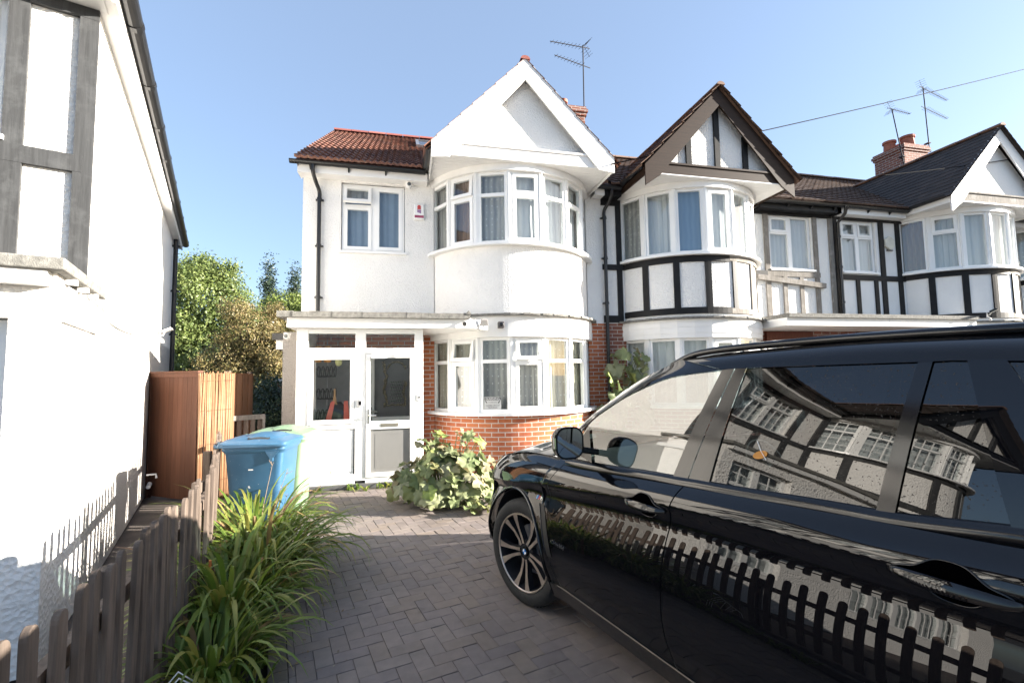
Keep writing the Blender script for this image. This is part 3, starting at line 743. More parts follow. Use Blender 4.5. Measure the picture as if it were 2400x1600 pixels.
bar(pf, -1.56, -1.40, 0.06, 2.349); bar(pf, 0.13, 0.26, 0.06, 2.349); bar(pf, -0.74, -0.59, 0.10, 2.349)
bar(pf, -1.40, -0.74, 2.275, 2.347, y0 + .003); bar(pf, -0.59, 0.13, 2.275, 2.347, y0 + .003); bar(pf, -1.40, -0.74, 1.955, 2.06, y0 + .003); bar(pf, -0.59, 0.13, 1.975, 2.06, y0 + .003)
bar(pf, -1.40, -0.74, 0.86, 0.93, y0 + .003); bar(pf, -1.40, -0.74, 0.06, 0.20, y0 + .003); bar(pf, -0.59, 0.13, 0.06, 0.135, y0 + .003)
bar(pf, -1.375, -0.76, 0.20, 0.86, y0 + .02, y1 - .01); bar(pf, -1.34, -0.79, 0.24, 0.83, y0 + .013, y0 + .03)
for (a, b) in ((-1.56, -1.50), (0.20, 0.26)): bar(pf, a, b, 0.06, 2.34, 7.33, 8.44)
for (za, zb) in ((0.06, 0.9),): bar(pf, -1.54, -1.52, za, zb, 7.33, 8.44); bar(pf, 0.22, 0.24, 0.06, 2.34, 7.33, 8.44)
porch = pf.build('porch_frame', UPVC, root0, bevel=0.004)
pl = wb(); bar(pl, -1.60, 0.28, 0.0, 0.06, 7.20, 8.44); pl.build('porch_base', m_plain('dark_threshold', (0.10, 0.10, 0.10), 0.7), porch)
ws = wb(); rect_frame(MB(), 0, 1, 0, 1, .1, 0, 1)
ws.push(T((-1.395, y0 - 0.012, 0.935))); rect_frame(ws, 0, 0.65, 0, 1.015, 0.065, 0, 0.06); ws.pop(); ws.build('window_sash', UPVC, porch, bevel=0.004)
def pane(parent, x0, x1, z0, z1, y, mat=GLASS_CLEAR): return wb().quad((x0, y, z0), (x1, y, z0), (x1, y, z1), (x0, y, z1)).build('pane', mat, parent, recalc=False)
pane(porch, -1.36, -0.78, 0.96, 1.93, y0 + 0.02); pane(porch, -1.40, -0.74, 2.06, 2.275, y0 + .03); pane(porch, -0.59, 0.13, 2.06, 2.275, y0 + .03)
dr = wb(); dr.push(T((-0.583, y0 - 0.014, 0.14))); rect_frame(dr, 0, 0.705, 0, 1.828, 0.062, 0, 0.06); dr.box((0.062, 0.002, 0.70), (0.643, 0.058, 0.82)); dr.pop()
door = dr.build('porch_door', UPVC, root0, bevel=0.004)
pane(door, -0.525, 0.065, 0.955, 1.91, y0 + 0.015)
pp = wb(); pp.box((-0.525, y0 + 0.012, 0.20), (0.065, y0 + 0.03, 0.842)); pp.push(T((-0.45, y0 + 0.0095, 0.27))); rect_frame(pp, 0, 0.44, 0, 0.50, 0.010, 0, 0.008); pp.pop(); pp.build('lower_panel', PORCH_PANEL, door)
hd = wb(); hd.box((-0.556, y0 - 0.022, 0.93), (-0.524, y0 - 0.012, 1.14)); hd.tube([(-0.54, y0 - 0.02, 1.05), (-0.54, y0 - 0.055, 1.05), (-0.525, y0 - 0.06, 1.05), (-0.43, y0 - 0.058, 1.05)], 0.011, 8); hd.build('handle', SILVER, door, smooth=True, sharp=40)
lb = wb(); lb.box((-0.37, y0 - 0.020, 0.875), (-0.11, y0 - 0.011, 0.925)); lb.box((-0.345, y0 - 0.024, 0.887), (-0.135, y0 - 0.018, 0.913)); lb.build('letterbox', m_plain('brass_letterbox', (0.36, 0.33, 0.27), 0.35, metal=0.7), door)
dc = wb(); dc.box((-0.50, y0 - 0.05, 1.90), (-0.30, y0 - 0.012, 1.95)); dc.box((-0.16, y0 - 0.05, 1.905), (0.03, y0 - 0.012, 1.945)); dc.box((-0.32, y0 - 0.035, 1.95), (0.0, y0 - 0.013, 1.962)); dc.build('door_closer', WHITE_PAINT, door)
ip = wb(); ip.box((-1.60, 8.435, 0.06), (-0.73, 8.447, 2.03)); ip.build('porch_plaster', m_plain('grey_plaster', (0.28, 0.28, 0.28), 0.8), root0)
# inner door with glazing inside the porch
ifr = wb(); ifr.push(T((-0.72, 8.43, 0.06))); rect_frame(ifr, 0, 0.92, 0, 2.04, 0.10, -0.02, 0.06); ifr.box((0.10, -0.015, 0), (0.82, 0.05, 0.86)); ifr.box((0.10, -0.014, 0.86), (0.18, 0.05, 2.0)); ifr.pop()
idoor = ifr.build('inner_door', UPVC, root0)
hd = wb(); hd.tube([(-0.59, 8.41, 1.02), (-0.59, 8.36, 1.02), (-0.48, 8.355, 1.02)], 0.012, 8); hd.box((-0.605, 8.40, 0.85), (-0.575, 8.416, 1.1)); hd.build('handle', SILVER, idoor, smooth=True, sharp=40)
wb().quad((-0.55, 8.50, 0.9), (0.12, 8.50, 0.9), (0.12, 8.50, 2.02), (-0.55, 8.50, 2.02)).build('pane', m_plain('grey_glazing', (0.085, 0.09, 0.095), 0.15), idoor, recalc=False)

# neighbours' shared canopies
def canopy(root, X, x0, x1, x2=None):
    m = MB(T((-X, -8.45, 0))); m.box((x0, 7.30, 2.47), (x1, 8.45, 2.62)); m.build('canopy_fascia', WHITE_PAINT, root)
    m = MB(T((-X, -8.45, 0))); m.box((x0, 7.24, 2.622), (x1, 8.449, 2.70)); m.build('felt_canopy', FELT, root)
    m = MB(T((-X, -8.45, 0))); m.box((x0 + 0.5, 8.38, 0.05), (x0 + 1.7, 8.449, 2.46)); m.build('dark_door_surround', m_wood('red_brown_timber', (0.12, 0.035, 0.02), 0.5), root)
canopy(root1, 5.8, 7.05, 9.50); canopy(root2, 13.05, 9.505, 11.85); canopy(root3, 16.85, 18.1, 20.4)
m = MB(T((-5.8, -8.45, 0))); m.push(T((7.42, 8.40, 3.70)) @ RY(radians(5.0))); m.box((0, -0.03, -0.11), (1.78, 0.03, 0)); m.pop(); m.build('loose_rail', GREY_TIMBER, root1)
m = MB(T((-13.05, -8.45, 0))); m.tube([(9.58, 8.10, 5.26), (9.58, 8.15, 5.1), (9.60, 8.36, 4.95), (9.60, 8.36, 2.9), (9.56, 8.34, 2.8), (9.53, 8.34, 2.68)], 0.036, 10)
for z in (4.6, 3.9, 3.1): m.tube([(9.60, 8.36, z), (9.60, 8.36, z + 0.05)], 0.046, 10)
m.build('downpipe', BLACK_PLASTIC, root2, smooth=True, sharp=40)
# skylight, chimneys
rz_ = math.atan(0.637); sk = MB(W0 @ T((0.62, 10.95, 5.32 + (10.95 - 8.1) * 0.637 + 0.03)) @ RX(rz_)); rect_frame(sk, -0.39, 0.39, -0.45, 0.45, 0.07, -0.01, 0.05)
sk = MB(W0 @ T((0.62, 10.95, 5.32 + (10.95 - 8.1) * 0.637 + 0.03)) @ RX(rz_))
for a, b in (((-0.39, -0.6, 0), (-0.32, 0.6, 0.07)), ((0.32, -0.6, 0), (0.39, 0.6, 0.07)), ((-0.32, -0.6, 0), (0.32, -0.53, 0.069)), ((-0.32, 0.53, 0), (0.32, 0.6, 0.069))): sk.box(a, b)
sko = sk.build('skylight', METAL, root0)
m = MB(W0 @ T((0.62, 10.95, 5.32 + (10.95 - 8.1) * 0.637 + 0.03)) @ RX(rz_)); m.quad((-0.32, -0.53, 0.05), (0.32, -0.53, 0.05), (0.32, 0.53, 0.05), (-0.32, 0.53, 0.05)); m.build('pane', GLASS, sko, recalc=False)
def chimney(root, X, x0, x1, ya, yb, zb, zt, pots):
    M = T((-X, -8.45, 0)); c = MB(M); c.box((x0, ya, zb), (x1, yb, zt - 0.22)); c.box((x0 - 0.03, ya - 0.03, zt - 0.22), (x1 + 0.03, yb + 0.03, zt - 0.145)); c.box((x0 - 0.06, ya - 0.06, zt - 0.145), (x1 + 0.06, yb + 0.06, zt - 0.07)); c.box((x0 - 0.03, ya - 0.03, zt - 0.07), (x1 + 0.03, yb + 0.03, zt))
    ch = c.build('chimney', BRICK_DARK, root)
    for (px, py, r, h) in pots:
        q = MB(M @ T((px, py, zt))); q.lathe([(0, 0.0), (r * 1.1, 0), (r * 1.1, 0.05), (r, 0.06), (r * 0.92, h - 0.08), (r * 1.12, h - 0.07), (r * 1.12, h), (r * 0.8, h), (r * 0.7, h - 0.25)], 20); q.build('chimney_pot', TERRACOTTA, ch, smooth=True, sharp=40)
chimney(root0, 2.0, 3.52, 4.18, 9.95, 10.7, 6.3, 7.98, [(3.75, 10.3, 0.11, 0.32)])
chimney(root2, 13.05, 15.42, 16.40, 11.0, 11.95, 7.0, 8.75, [(15.65, 11.6, 0.17, 0.36), (16.0, 11.3, 0.19, 0.42), (16.25, 11.7, 0.16, 0.36)])

# ------------------------------------------------------------------ ground and paving
PA = radians(14.4)                                        # driveway direction
PV = Vector((cos(PA), sin(PA), 0)); PF = Vector((-sin(PA), cos(PA), 0))
def pav(lat, lon, z=0.0): return PV * lat + PF * lon + Vector((0, 0, z))

def m_ground():
    n = N('tarmac_and_soil'); v = n.coord()
    col = n.ramp(n.noise(v, 3, 6), [(0.3, (0.045, 0.042, 0.04)), (0.7, (0.075, 0.07, 0.064))])
    return n.set(col, 0.95, n.bump(n.noise(v, 90, 4), 0.6, 0.006))
g = MB(); g.quad((-400, -400, -0.06), (400, -400, -0.06), (400, 600, -0.06), (-400, 600, -0.06))
tag(g.build('ground', m_ground()), kind='structure')
g = MB(); g.prism([(-9, -3, -0.056), (-1.0, -3, -0.056), (-1.12, 2.6, -0.056), (-1.45, 4.4, -0.056), (-2.42, 7.0, -0.056), (-1.9, 7.4, -0.056), (-1.9, 12, -0.056), (-9, 12, -0.056)], (0, 0, 0.035))
tag(g.build('side_path', m_plain('shade_dark_concrete', (0.085, 0.07, 0.06), 0.9, 0.3, 4, 0.5, 60)), kind='structure')  # brown concrete, the passage shade darkened into its base colour

BLOCK = m_island('grey_block_paving', [(0.202, 0.172, 0.158), (0.222, 0.188, 0.166), (0.180, 0.154, 0.146), (0.212, 0.174, 0.146), (0.197, 0.167, 0.158)], 0.8, ((0.26, 0.24, 0.22), 260, 0.70), 0.5, 220, 0.3, True)
EDGE_BLOCK = m_island('buff_edge_block', [(0.150, 0.130, 0.100), (0.125, 0.110, 0.090), (0.175, 0.150, 0.115)], 0.85, ((0.08, 0.085, 0.05), 20, 0.62), 0.5, 220)
JOINT = m_plain('jointing_sand', (0.045, 0.04, 0.034), 0.95, 0.4, 30, 0.5, 200)

def clip(poly, n, d):
    """keep the part where n.p <= d"""
    out = []
    for i in range(len(poly)):
        a, b = poly[i], poly[(i + 1) % len(poly)]; da, db = n.dot(a) - d, n.dot(b) - d
        if da <= 0: out.append(a)
        if da * db < 0: out.append(a + (b - a) * (da / (da - db)))
    return out
def block(mb, poly, rnd, ch=0.004):
    if len(poly) < 3: return
    c = sum(poly, Vector()) / len(poly)
    if max((p - c).length for p in poly) < 0.02: return
    dz = rnd.uniform(-0.0022, 0.0022); tilt = Vector((rnd.uniform(-.012, .012), rnd.uniform(-.012, .012), 0))
    n = len(poly); lo, mi, hi = [], [], []
    for p in poly:
        q = c + (p - c) * (1 - 0.0018 / max((p - c).length, .02)); h = dz + tilt.dot(p - c)
        lo.append(Vector((q.x, q.y, -0.012))); mi.append(Vector((q.x, q.y, -0.003 + h)))
        q2 = c + (q - c) * (1 - ch / max((q - c).length, .02)); hi.append(Vector((q2.x, q2.y, h)))
    fs = [tuple(range(2 * n, 3 * n))]
    for i in range(n):
        j = (i + 1) % n; fs += [(i, j, n + j, n + i), (n + i, n + j, 2 * n + j, 2 * n + i)]
    mb.add(lo + mi + hi, fs)
rnd = random.Random(11); dv_ = MB(); B = 0.1
for i in range(-90, 90):
    for j in range(-60, 60):
        bx, by = 0.94 + (i + 2 * j) * B, 2.42 + (i - 2 * j) * B
        for (x, y, wx, wy) in ((bx, by, B, 2 * B), (bx + B, by, 2 * B, B)):
            if not (-0.2 < x < 6.2 and -1.2 < y < 9.3): continue
            poly = [pav(x, y), pav(x + wx, y), pav(x + wx, y + wy), pav(x, y + wy)]
            poly = clip(poly, -PV, -0.105); poly = clip(poly, Vector((0, 1, 0)), 7.085) if poly else poly
            if poly: block(dv_, poly, rnd)
_n = BLOCK
tag(dv_.build('driveway', BLOCK, recalc=True), kind='structure')
eb = MB(); k = 0
for i in range(110):
    lo = -1.2 + i * 0.1
    if pav(0.05, lo).y > 6.95: break
    block(eb, [pav(0.0, lo), pav(0.102, lo), pav(0.102, lo + 0.1), pav(0.0, lo + 0.1)], rnd)
for i in range(28):
    x = -1.66 + i * 0.1; block(eb, [Vector((x, 7.088, 0)), Vector((x + 0.1, 7.088, 0)), Vector((x + 0.1, 7.19, 0)), Vector((x, 7.19, 0))], rnd)
tag(eb.build('driveway_edging', EDGE_BLOCK), kind='structure')
g = MB(); g.prism([pav(0, -1.3, -0.05), pav(6.3, -1.3, -0.05), pav(6.3, 9.2, -0.05), pav(0, 9.2, -0.05)], (0, 0, 0.042)); tag(g.build('driveway_bedding', JOINT), kind='structure')
kb = MB()
for i in range(7):
    lo = 0.2 + i * 0.62 
    kb.prism([pav(-0.245, lo, -0.05), pav(-0.15, lo, -0.05), pav(-0.15, lo + 0.61, -0.05), pav(-0.245, lo + 0.61, -0.05)], (0, 0, 0.10))
tag(kb.build('bed_kerb', m_plain('old_concrete_kerb', (0.11, 0.10, 0.085), 0.9, 0.35, 12, 0.7, 90), bevel=0.012), kind='structure')
sb = MB(); rs = random.Random(6)
def soil(u, v):
    lon = lerp(-0.8, 4.9, v); L = pav(-0.24, lon); xf = lerp(-0.9, -1.56, min(1, max(0, (lon - 1) / 3.4)))
    return (lerp(xf - 0.02, L.x, u), L.y, -0.02 + 0.05 * sin(pi * u) + rs.uniform(-0.012, 0.012))
sb.grid(soil, 10, 60); tag(sb.build('flower_bed', m_plain('dark_soil', (0.028, 0.021, 0.016), 0.95, 0.5, 20, 0.8, 120), smooth=True), kind='structure')

# ------------------------------------------------------------------ picket fence, gate, screens
FENCE_WOOD = m_wood('greyed_brown_picket', (0.130, 0.102, 0.083), 0.85, 'Z', 0.5)
fence_line = polyline([(-0.90, 0.6, 0), (-1.02, 1.60, 0), (-1.10, 2.10, 0), (-1.19, 2.68, 0), (-1.31, 3.36, 0), (-1.47, 4.11, 0), (-1.80, 5.1, 0), (-2.17, 6.2, 0), (-2.46, 7.0, 0)], 400)
def along(P, step):
    out = [P[0]]; acc = 0
    for a, b in zip(P, P[1:]):
        L = (b - a).length; acc += L
        if acc >= step: out.append(b); acc = 0
    return out
fence = empty('picket_fence', (-1.19, 2.68, 0), 0, 'low brown wooden picket fence with rounded tops running beside the grassy plants', 'fence')
FM = T((1.19, -2.68, 0)); rnd = random.Random(21)
pk = MB(FM); pts = along(fence_line, 0.118)
for i, p in enumerate(pts[:-1]):
    d = (pts[i + 1] - p).normalized(); ang = atan2(d.y, d.x)
    pk.push(T(p) @ RZ(ang + rnd.uniform(-.06, .06)) @ RY(rnd.uniform(-.018, .018)) @ RX(rnd.uniform(-.02, .02)))
    h = 0.95 + rnd.uniform(-0.018, 0.018); w2 = 0.028
    prof = [(-w2, 0.03), (w2, 0.03), (w2, h - 0.034)] + [(w2 * cos(a), h - 0.034 + 0.034 * sin(a)) for a in [pi * t / 8 for t in range(1, 8)]] + [(-w2, h - 0.034)]
    pk.prism([(x, -0.011, z) for x, z in prof], (0, 0.022, 0)); pk.pop()
pk.build('pickets', FENCE_WOOD, fence, bevel=0.003)
for zr in (0.26, 0.70):
    rl = MB(FM); Q = along(fence_line, 0.5)
    for a, b in zip(Q, Q[1:]):
        d = (b - a).normalized(); s = Vector((-d.y, d.x, 0))
        rl.prism([a + s * 0.013 + Vector((0, 0, zr)), b + s * 0.013 + Vector((0, 0, zr)), b + s * 0.055 + Vector((0, 0, zr)), a + s * 0.055 + Vector((0, 0, zr))], (0, 0, 0.07))
    rl.build('rail', FENCE_WOOD, fence)
for p in along(fence_line, 1.75)[1:]:
    q = MB(FM @ T(p + Vector((-0.10, 0, 0)))); q.box((-0.035, -0.035, -0.05), (0.035, 0.035, 0.84)); q.build('post', FENCE_WOOD, fence, bevel=0.004)

GATE_WOOD = m_wood('red_brown_stained_board', (0.098, 0.043, 0.026), 0.65, 'Z', 0.25)
WL0 = Vector((-2.02, 3.23, 0))
gpos = Vector((-3.56, 7.60, 0)); GE = Vector((-2.72, 7.02, 0)); gdir = (GE - gpos); GWID = gdir.length; ga = atan2(gdir.y, gdir.x)
gate = empty('side_gate', gpos, ga, 'tall red-brown boarded gate between white house and reed screen', 'gate')
m = MB()
nb = 10; bw = (GWID - 0.07) / nb
for i in range(nb): m.box((0.035 + i * bw, 0, 0.02), (0.035 + i * bw + bw - 0.003, 0.02, 1.66))
m.build('boards', GATE_WOOD, gate)
m = MB(); m.box((-0.01, -0.015, -0.05), (0.035, 0.045, 1.72)); m.box((GWID - 0.04, -0.012, -0.05), (GWID, 0.045, 1.72)); m.box((0.036, -0.012, 1.66), (GWID - 0.041, 0.03, 1.72)); m.box((-0.02, -0.02, 1.721), (GWID + 0.01, 0.05, 1.745)); m.build('gate_frame', GATE_WOOD, gate)
REED = m_island('dry_reed', [(0.28, 0.145, 0.07), (0.21, 0.10, 0.045), (0.34, 0.20, 0.11), (0.16, 0.07, 0.03), (0.29, 0.16, 0.08)], 0.7, None, 0.2)
G0 = GE + Vector((0.02, -0.02, 0)); RD = (Vector((-2.40, 7.27, 0)) - G0); RL = RD.length; ra = atan2(RD.y, RD.x) - pi / 2; rnd = random.Random(31)
rs_ = empty('reed_screen', G0, ra, 'sunlit roll of dry reed screening standing beside the red-brown gate', 'screen')
m = MB(); y = 0.0
while y < RL:
    r = rnd.uniform(0.006, 0.011); x = 0.015 * sin(y * 9) + rnd.uniform(-0.006, 0.006)
    m.tube([(x, y, 0.0), (x + rnd.uniform(-.012, .012), y + rnd.uniform(-.006, .006), 0.9), (x + rnd.uniform(-.02, .02), y + rnd.uniform(-.01, .01), 1.72 + rnd.uniform(-0.03, 0.02))], r, 6); y += r * 1.05
m.build('reeds', REED, rs_, smooth=True)
m = MB()
for z in (0.25, 0.75, 1.2, 1.6): m.tube([(0.03, 0, z), (0.03, RL, z + 0.01)], 0.002, 5)
m.build('binding_wire', GATE_WOOD, rs_)
G1 = G0 + RD + Vector((-0.02, 0.02, 0))
bf = empty('board_fence', G1, 0, 'brown timber board fence continuing behind the reed screen', 'fence')
m = MB()
for i in range(8): m.box((-0.02 - 0.008 * (i % 2), i * 0.125, 0), (0.0 - 0.008 * (i % 2), i * 0.125 + 0.135, 1.70 + 0.01 * rnd.random()))
m.build('boards', m_wood('brown_fence_board', (0.20, 0.10, 0.055), 0.75, 'Z', 0.35), bf)
for y in (0.05, 1.0):
    q = MB(); q.box((-0.09, y - 0.04, -0.05), (-0.029, y + 0.04, 1.74)); q.build('post', FENCE_WOOD, bf)
lw_ = empty('slatted_panel', (-2.30, 7.55, 0), 0.5, 'low weathered slatted wooden panel in shade behind the bins', 'panel')
m = MB()
for i in range(5): m.box((-0.2 + i * 0.09, 0, 0.05), (-0.2 + i * 0.09 + 0.06, 0.018, 1.02))
m.build('slats', FENCE_WOOD, lw_)
m = MB(); m.box((-0.24, -0.022, 1.02), (0.26, 0.03, 1.09)); m.box((-0.24, -0.02, 0), (-0.205, 0.03, 1.019)); m.box((0.225, -0.02, 0), (0.26, 0.03, 1.019)); m.build('panel_frame', GREY_TIMBER, lw_)

# ------------------------------------------------------------------ wheelie bins
def rrect(lx, ly, z, r, n=5):
    out = []
    for (sx, sy, a0) in ((1, 1, 0), (-1, 1, pi / 2), (-1, -1, pi), (1, -1, 3 * pi / 2)):
        for k in range(n + 1):
            a = a0 + pi / 2 * k / n; out.append((sx * (lx / 2 - r) + r * cos(a), sy * (ly / 2 - r) + r * sin(a), z))
    return out
def loft(mb, rings, caps=True):
    n = len(rings[0]); vs = [p for r in rings for p in r]; fs = []
    for i in range(len(rings) - 1):
        for k in range(n): fs.append((i * n + k, i * n + (k + 1) % n, (i + 1) * n + (k + 1) % n, (i + 1) * n + k))
    if caps: fs += [tuple(reversed(range(n))), tuple(range((len(rings) - 1) * n, len(rings) * n))]
    mb.add(vs, fs)
def shift(r, dx, dy=0): return [(x + dx, y + dy, z) for x, y, z in r]
def m_bin(name, c, fade):
    n = N(name); v = n.coord()
    col = n.mix(n.ramp(n.noise(v, 4, 6, 0.7), [(0.45, (0, 0, 0)), (0.75, (0.6, 0.6, 0.6))]), c, fade)
    sp = n.noise(v, 55, 3)
    col = n.mix(n.ramp(sp, [(0.70, (0, 0, 0)), (0.74, (0.7, 0.7, 0.7))]), col, (0.5, 0.5, 0.48))
    return n.set(col, 0.42, n.bump(n.noise(v, 150, 3), 0.15, 0.002))
def wheelie_bin(loc, rz, mat, lidmat, label, marks):
    b = empty('wheelie_bin', loc, rz, label, 'wheelie bin', 'wheelie bins beside the porch'); b.scale = (0.87, 0.92, 1.0)
    m = MB(); loft(m, [shift(rrect(0.50, 0.44, 0.03, 0.05), 0.02), shift(rrect(0.52, 0.46, 0.12, 0.06), 0.02), shift(rrect(0.60, 0.52, 0.60, 0.07), 0.015), shift(rrect(0.645, 0.555, 0.875, 0.07), 0.01), shift(rrect(0.66, 0.565, 0.885, 0.07), 0.01), shift(rrect(0.70, 0.60, 0.915, 0.06), 0.01), shift(rrect(0.70, 0.60, 0.955, 0.06), 0.01)])
    for sy in (-1, 1): m.box((0.20, sy * 0.285 - 0.012, 0.80), (0.235, sy * 0.285 + 0.012, 0.90)); m.prism([(0.15, sy * 0.29, 0.9), (0.30, sy * 0.29, 0.9), (0.235, sy * 0.285, 0.83), (0.20, sy * 0.285, 0.83)], (0, sy * 0.012, 0))
    m.build('bin_body', mat, b, smooth=True, sharp=35)
    m = MB(); loft(m, [shift(rrect(0.76, 0.635, 0.945, 0.06), 0.0), shift(rrect(0.77, 0.64, 0.962, 0.06), 0.0), shift(rrect(0.75, 0.62, 0.985, 0.06), 0.0), shift(rrect(0.62, 0.54, 1.012, 0.10), -0.02), shift(rrect(0.45, 0.40, 1.030, 0.14), -0.03), shift(rrect(0.2, 0.18, 1.036, 0.08), -0.03)])
    loft(m, [shift(rrect(0.46, 0.52, 0.995, 0.10), 0.07), shift(rrect(0.42, 0.47, 1.020, 0.12), 0.06), shift(rrect(0.32, 0.36, 1.048, 0.13), 0.05), shift(rrect(0.16, 0.2, 1.060, 0.07), 0.04)])
    m.tube([(-0.30, -0.31, 0.975), (0.30, -0.315, 0.968), (0.372, -0.27, 0.966), (0.385, 0.0, 0.966), (0.372, 0.27, 0.966), (0.30, 0.315, 0.968), (-0.30, 0.31, 0.975)], 0.012, 8)
    lid = m.build('lid', lidmat, b, smooth=True, sharp=40)
    m = MB()
    for sy in (-1, 1): m.grid(lambda u, v: (-0.06 + 0.24 * u, sy * (0.262 - 0.030 * v), 0.998 + 0.034 * v + 0.004 - 0.016 * (2 * u - 1) ** 2 * (1 if v > .5 else -1)), 14, 4)
    m.build('lid_shade_patch', BLACK_PLASTIC, lid, recalc=False)  # black patches painted for the shade inside the hand-holds
    m = MB(); m.tube([(-0.36, -0.24, 0.93), (-0.42, -0.24, 0.955), (-0.42, 0.24, 0.955), (-0.36, 0.24, 0.93)], 0.017, 10)
    for y in (-0.2, 0, 0.2): m.tube([(-0.34, y - 0.03, 0.965), (-0.40, y, 0.985), (-0.41, y, 0.95)], 0.014, 8)
    m.build('handle', lidmat, b, smooth=True)
    for sy in (-1, 1):
        q = MB(T((-0.23, sy * 0.25, 0.10))); q.lathe([(0, -0.025), (0.09, -0.025), (0.10, -0.015), (0.10, 0.015), (0.09, 0.025), (0, 0.025)], 20, 'Y'); q.build('wheel', BLACK_PLASTIC, b, smooth=True, sharp=40)
    if marks:
        m = MB()
        for (x, z, w2, h2) in ((-0.01, 0.72, 0.026, 0.006), (-0.03, 0.55, 0.008, 0.010), (-0.022, 0.543, 0.006, 0.006)):
            yy = -(lerp(0.22, 0.2775, (z - 0.03) / 0.845) + 0.0085); m.add([(x - w2, yy, z - h2), (x + w2, yy, z - h2), (x + w2, yy - 0.002, z + h2), (x - w2, yy - 0.002, z + h2)], [(0, 1, 2, 3)])
        m.build('sticker_remnant', WHITE_PAINT, b)
    return b
BLUE = m_bin('faded_blue_plastic', (0.030, 0.095, 0.175), (0.055, 0.135, 0.215)); GREEN = m_bin('pale_green_plastic', (0.16, 0.25, 0.15), (0.22, 0.30, 0.20))
wheelie_bin((-1.475, 5.40, 0), radians(-6), BLUE, BLUE, 'blue wheelie bin with lid, standing in front of the pale green bin', True)
wheelie_bin((-1.43, 6.08, 0), radians(-4), GREEN, GREEN, 'pale green wheelie bin behind the blue bin, next to the porch', False)

# ------------------------------------------------------------------ car (x forward from the front axle, y left, z up)
def m_paint():
    n = N('black_car_paint'); v = n.coord()
    n.set((0.0035, 0.0035, 0.0045), 0.5, None, 0.0, Coat_Weight=1.0, Coat_Roughness=0.0, Coat_IOR=1.5, Specular_IOR_Level=0.0)
    d = n.ramp(n.noise(v, 240, 2), [(0.72, (0.0, 0.0, 0.0)), (0.78, (0.4, 0.4, 0.4))])
    n.l(n.mix(d, (0.0035, 0.0035, 0.0045), (0.05, 0.045, 0.04)), n.b.inputs['Base Color'])
    return n.m
def m_paint_low():
    n = N('dusty_black_sill'); v = n.coord()
    d = n.ramp(n.noise(v, 30, 6, 0.7), [(0.35, (0.004, 0.004, 0.005)), (0.62, (0.022, 0.018, 0.015)), (0.78, (0.10, 0.08, 0.062))])
    return n.set(d, 0.4, None, 0, Coat_Weight=0.4, Coat_Roughness=0.15)
PAINT, SILL = m_paint(), m_paint_low()
TRIM = m_plain('gloss_black_trim', (0.006, 0.006, 0.007), 0.12, 0.1, 5)
RECESS_SHADE = N('recess_shade_black').set((0.0006, 0.0006, 0.0008), 0.6, None, 0, Specular_IOR_Level=0.0)  # near-black colour for the shade inside the handle recess
RUBBER = m_plain('tyre_rubber', (0.018, 0.017, 0.016), 0.8, 0.3, 30, 0.4, 120)
CABIN = m_plain('dark_cabin', (0.018, 0.018, 0.020), 0.7)
LEATHER = m_plain('black_leather', (0.022, 0.021, 0.021), 0.5, 0.15, 10, 0.2, 80)
CHROME = m_plain('chrome', (0.75, 0.75, 0.75), 0.08, 0.02, 5, metal=1.0)
ALLOY = m_plain('machined_alloy', (0.62, 0.53, 0.45), 0.38, 0.12, 15, metal=0.9)
ALLOY_DARK = m_plain('dark_grey_alloy', (0.035, 0.035, 0.04), 0.35, 0.15, 15, metal=0.5)
CARGLASS = m_glass('car_glass', (0.46, 0.55, 0.54), 0.165, 0.0)
TINTED = m_glass('tinted_car_glass', (0.045, 0.05, 0.055), 0.075, 0.0, 0.003)

WB = -2.933; XN, XT = 0.90, -3.98
def hw(x):
    """half width in plan"""
    w2 = 0.955
    if x > 0.15: t = (x - 0.15) / (XN - 0.15); w2 *= max(0.0, 1 - t ** 2.9) ** (1 / 2.6)
    if x < -3.3: t = (-3.3 - x) / (-3.3 - XT); w2 *= max(0.0, 1 - t ** 3.2) ** (1 / 2.8)
    return w2
def zcrease(x): return spline([(-4.0, 1.10), (-2.31, 1.070), (-1.48, 1.030), (-1.18, 1.0), (-0.63, 0.935), (-0.3, 0.90), (0.9, 0.72)], x)
def ztop(x): return spline([(-4.0, 1.13), (-3.3, 1.215), (-2.6, 1.205), (-2.2, 1.175), (-1.6, 1.142), (-0.83, 1.102), (-0.45, 1.088), (0.0, 1.06), (0.35, 0.99), (0.6, 0.915), (0.78, 0.83), (0.9, 0.72)], x)
LOWP = [(0.0, -0.075), (0.10, -0.042), (0.173, -0.018), (0.284, 0.012), (0.407, 0.026), (0.531, 0.023), (0.654, 0.013), (0.778, -0.005), (0.84, -0.0165), (0.877, -0.0235), (0.91, -0.0258), (0.94, -0.0215), (0.97, -0.011), (1.0, 0.002)]
def S(x, z):
    zc, zt = zcrease(x), ztop(x)
    if z <= zc:
        t = (z - 0.22) / (zc - 0.22); d = spline(LOWP, t)
    else:
        t = min(1, (z - zc) / max(0.02, zt - zc)); d = 0.002 - 0.018 * t - 0.068 * t ** 2.4
    fl = 0
    for xc in (0.0, WB):                                   # flared arches
        r = sqrt((x - xc) ** 2 + (z - 0.38) ** 2)
        fl += 0.016 * math.exp(-((r - 0.43) / 0.07) ** 2)
    h = hw(x)
    return max(0.0, h + (d + fl) * min(1, h / 0.5))
RA = 0.425
def zbot(x):
    z = 0.215
    if x > 0.3: z += 0.06 * ((x - 0.3) / 0.6) ** 2
    for xc in (0.0, WB):
        if abs(x - xc) < RA: z = max(z, 0.37 + sqrt(RA * RA - (x - xc) ** 2) * 1.03)
    return z
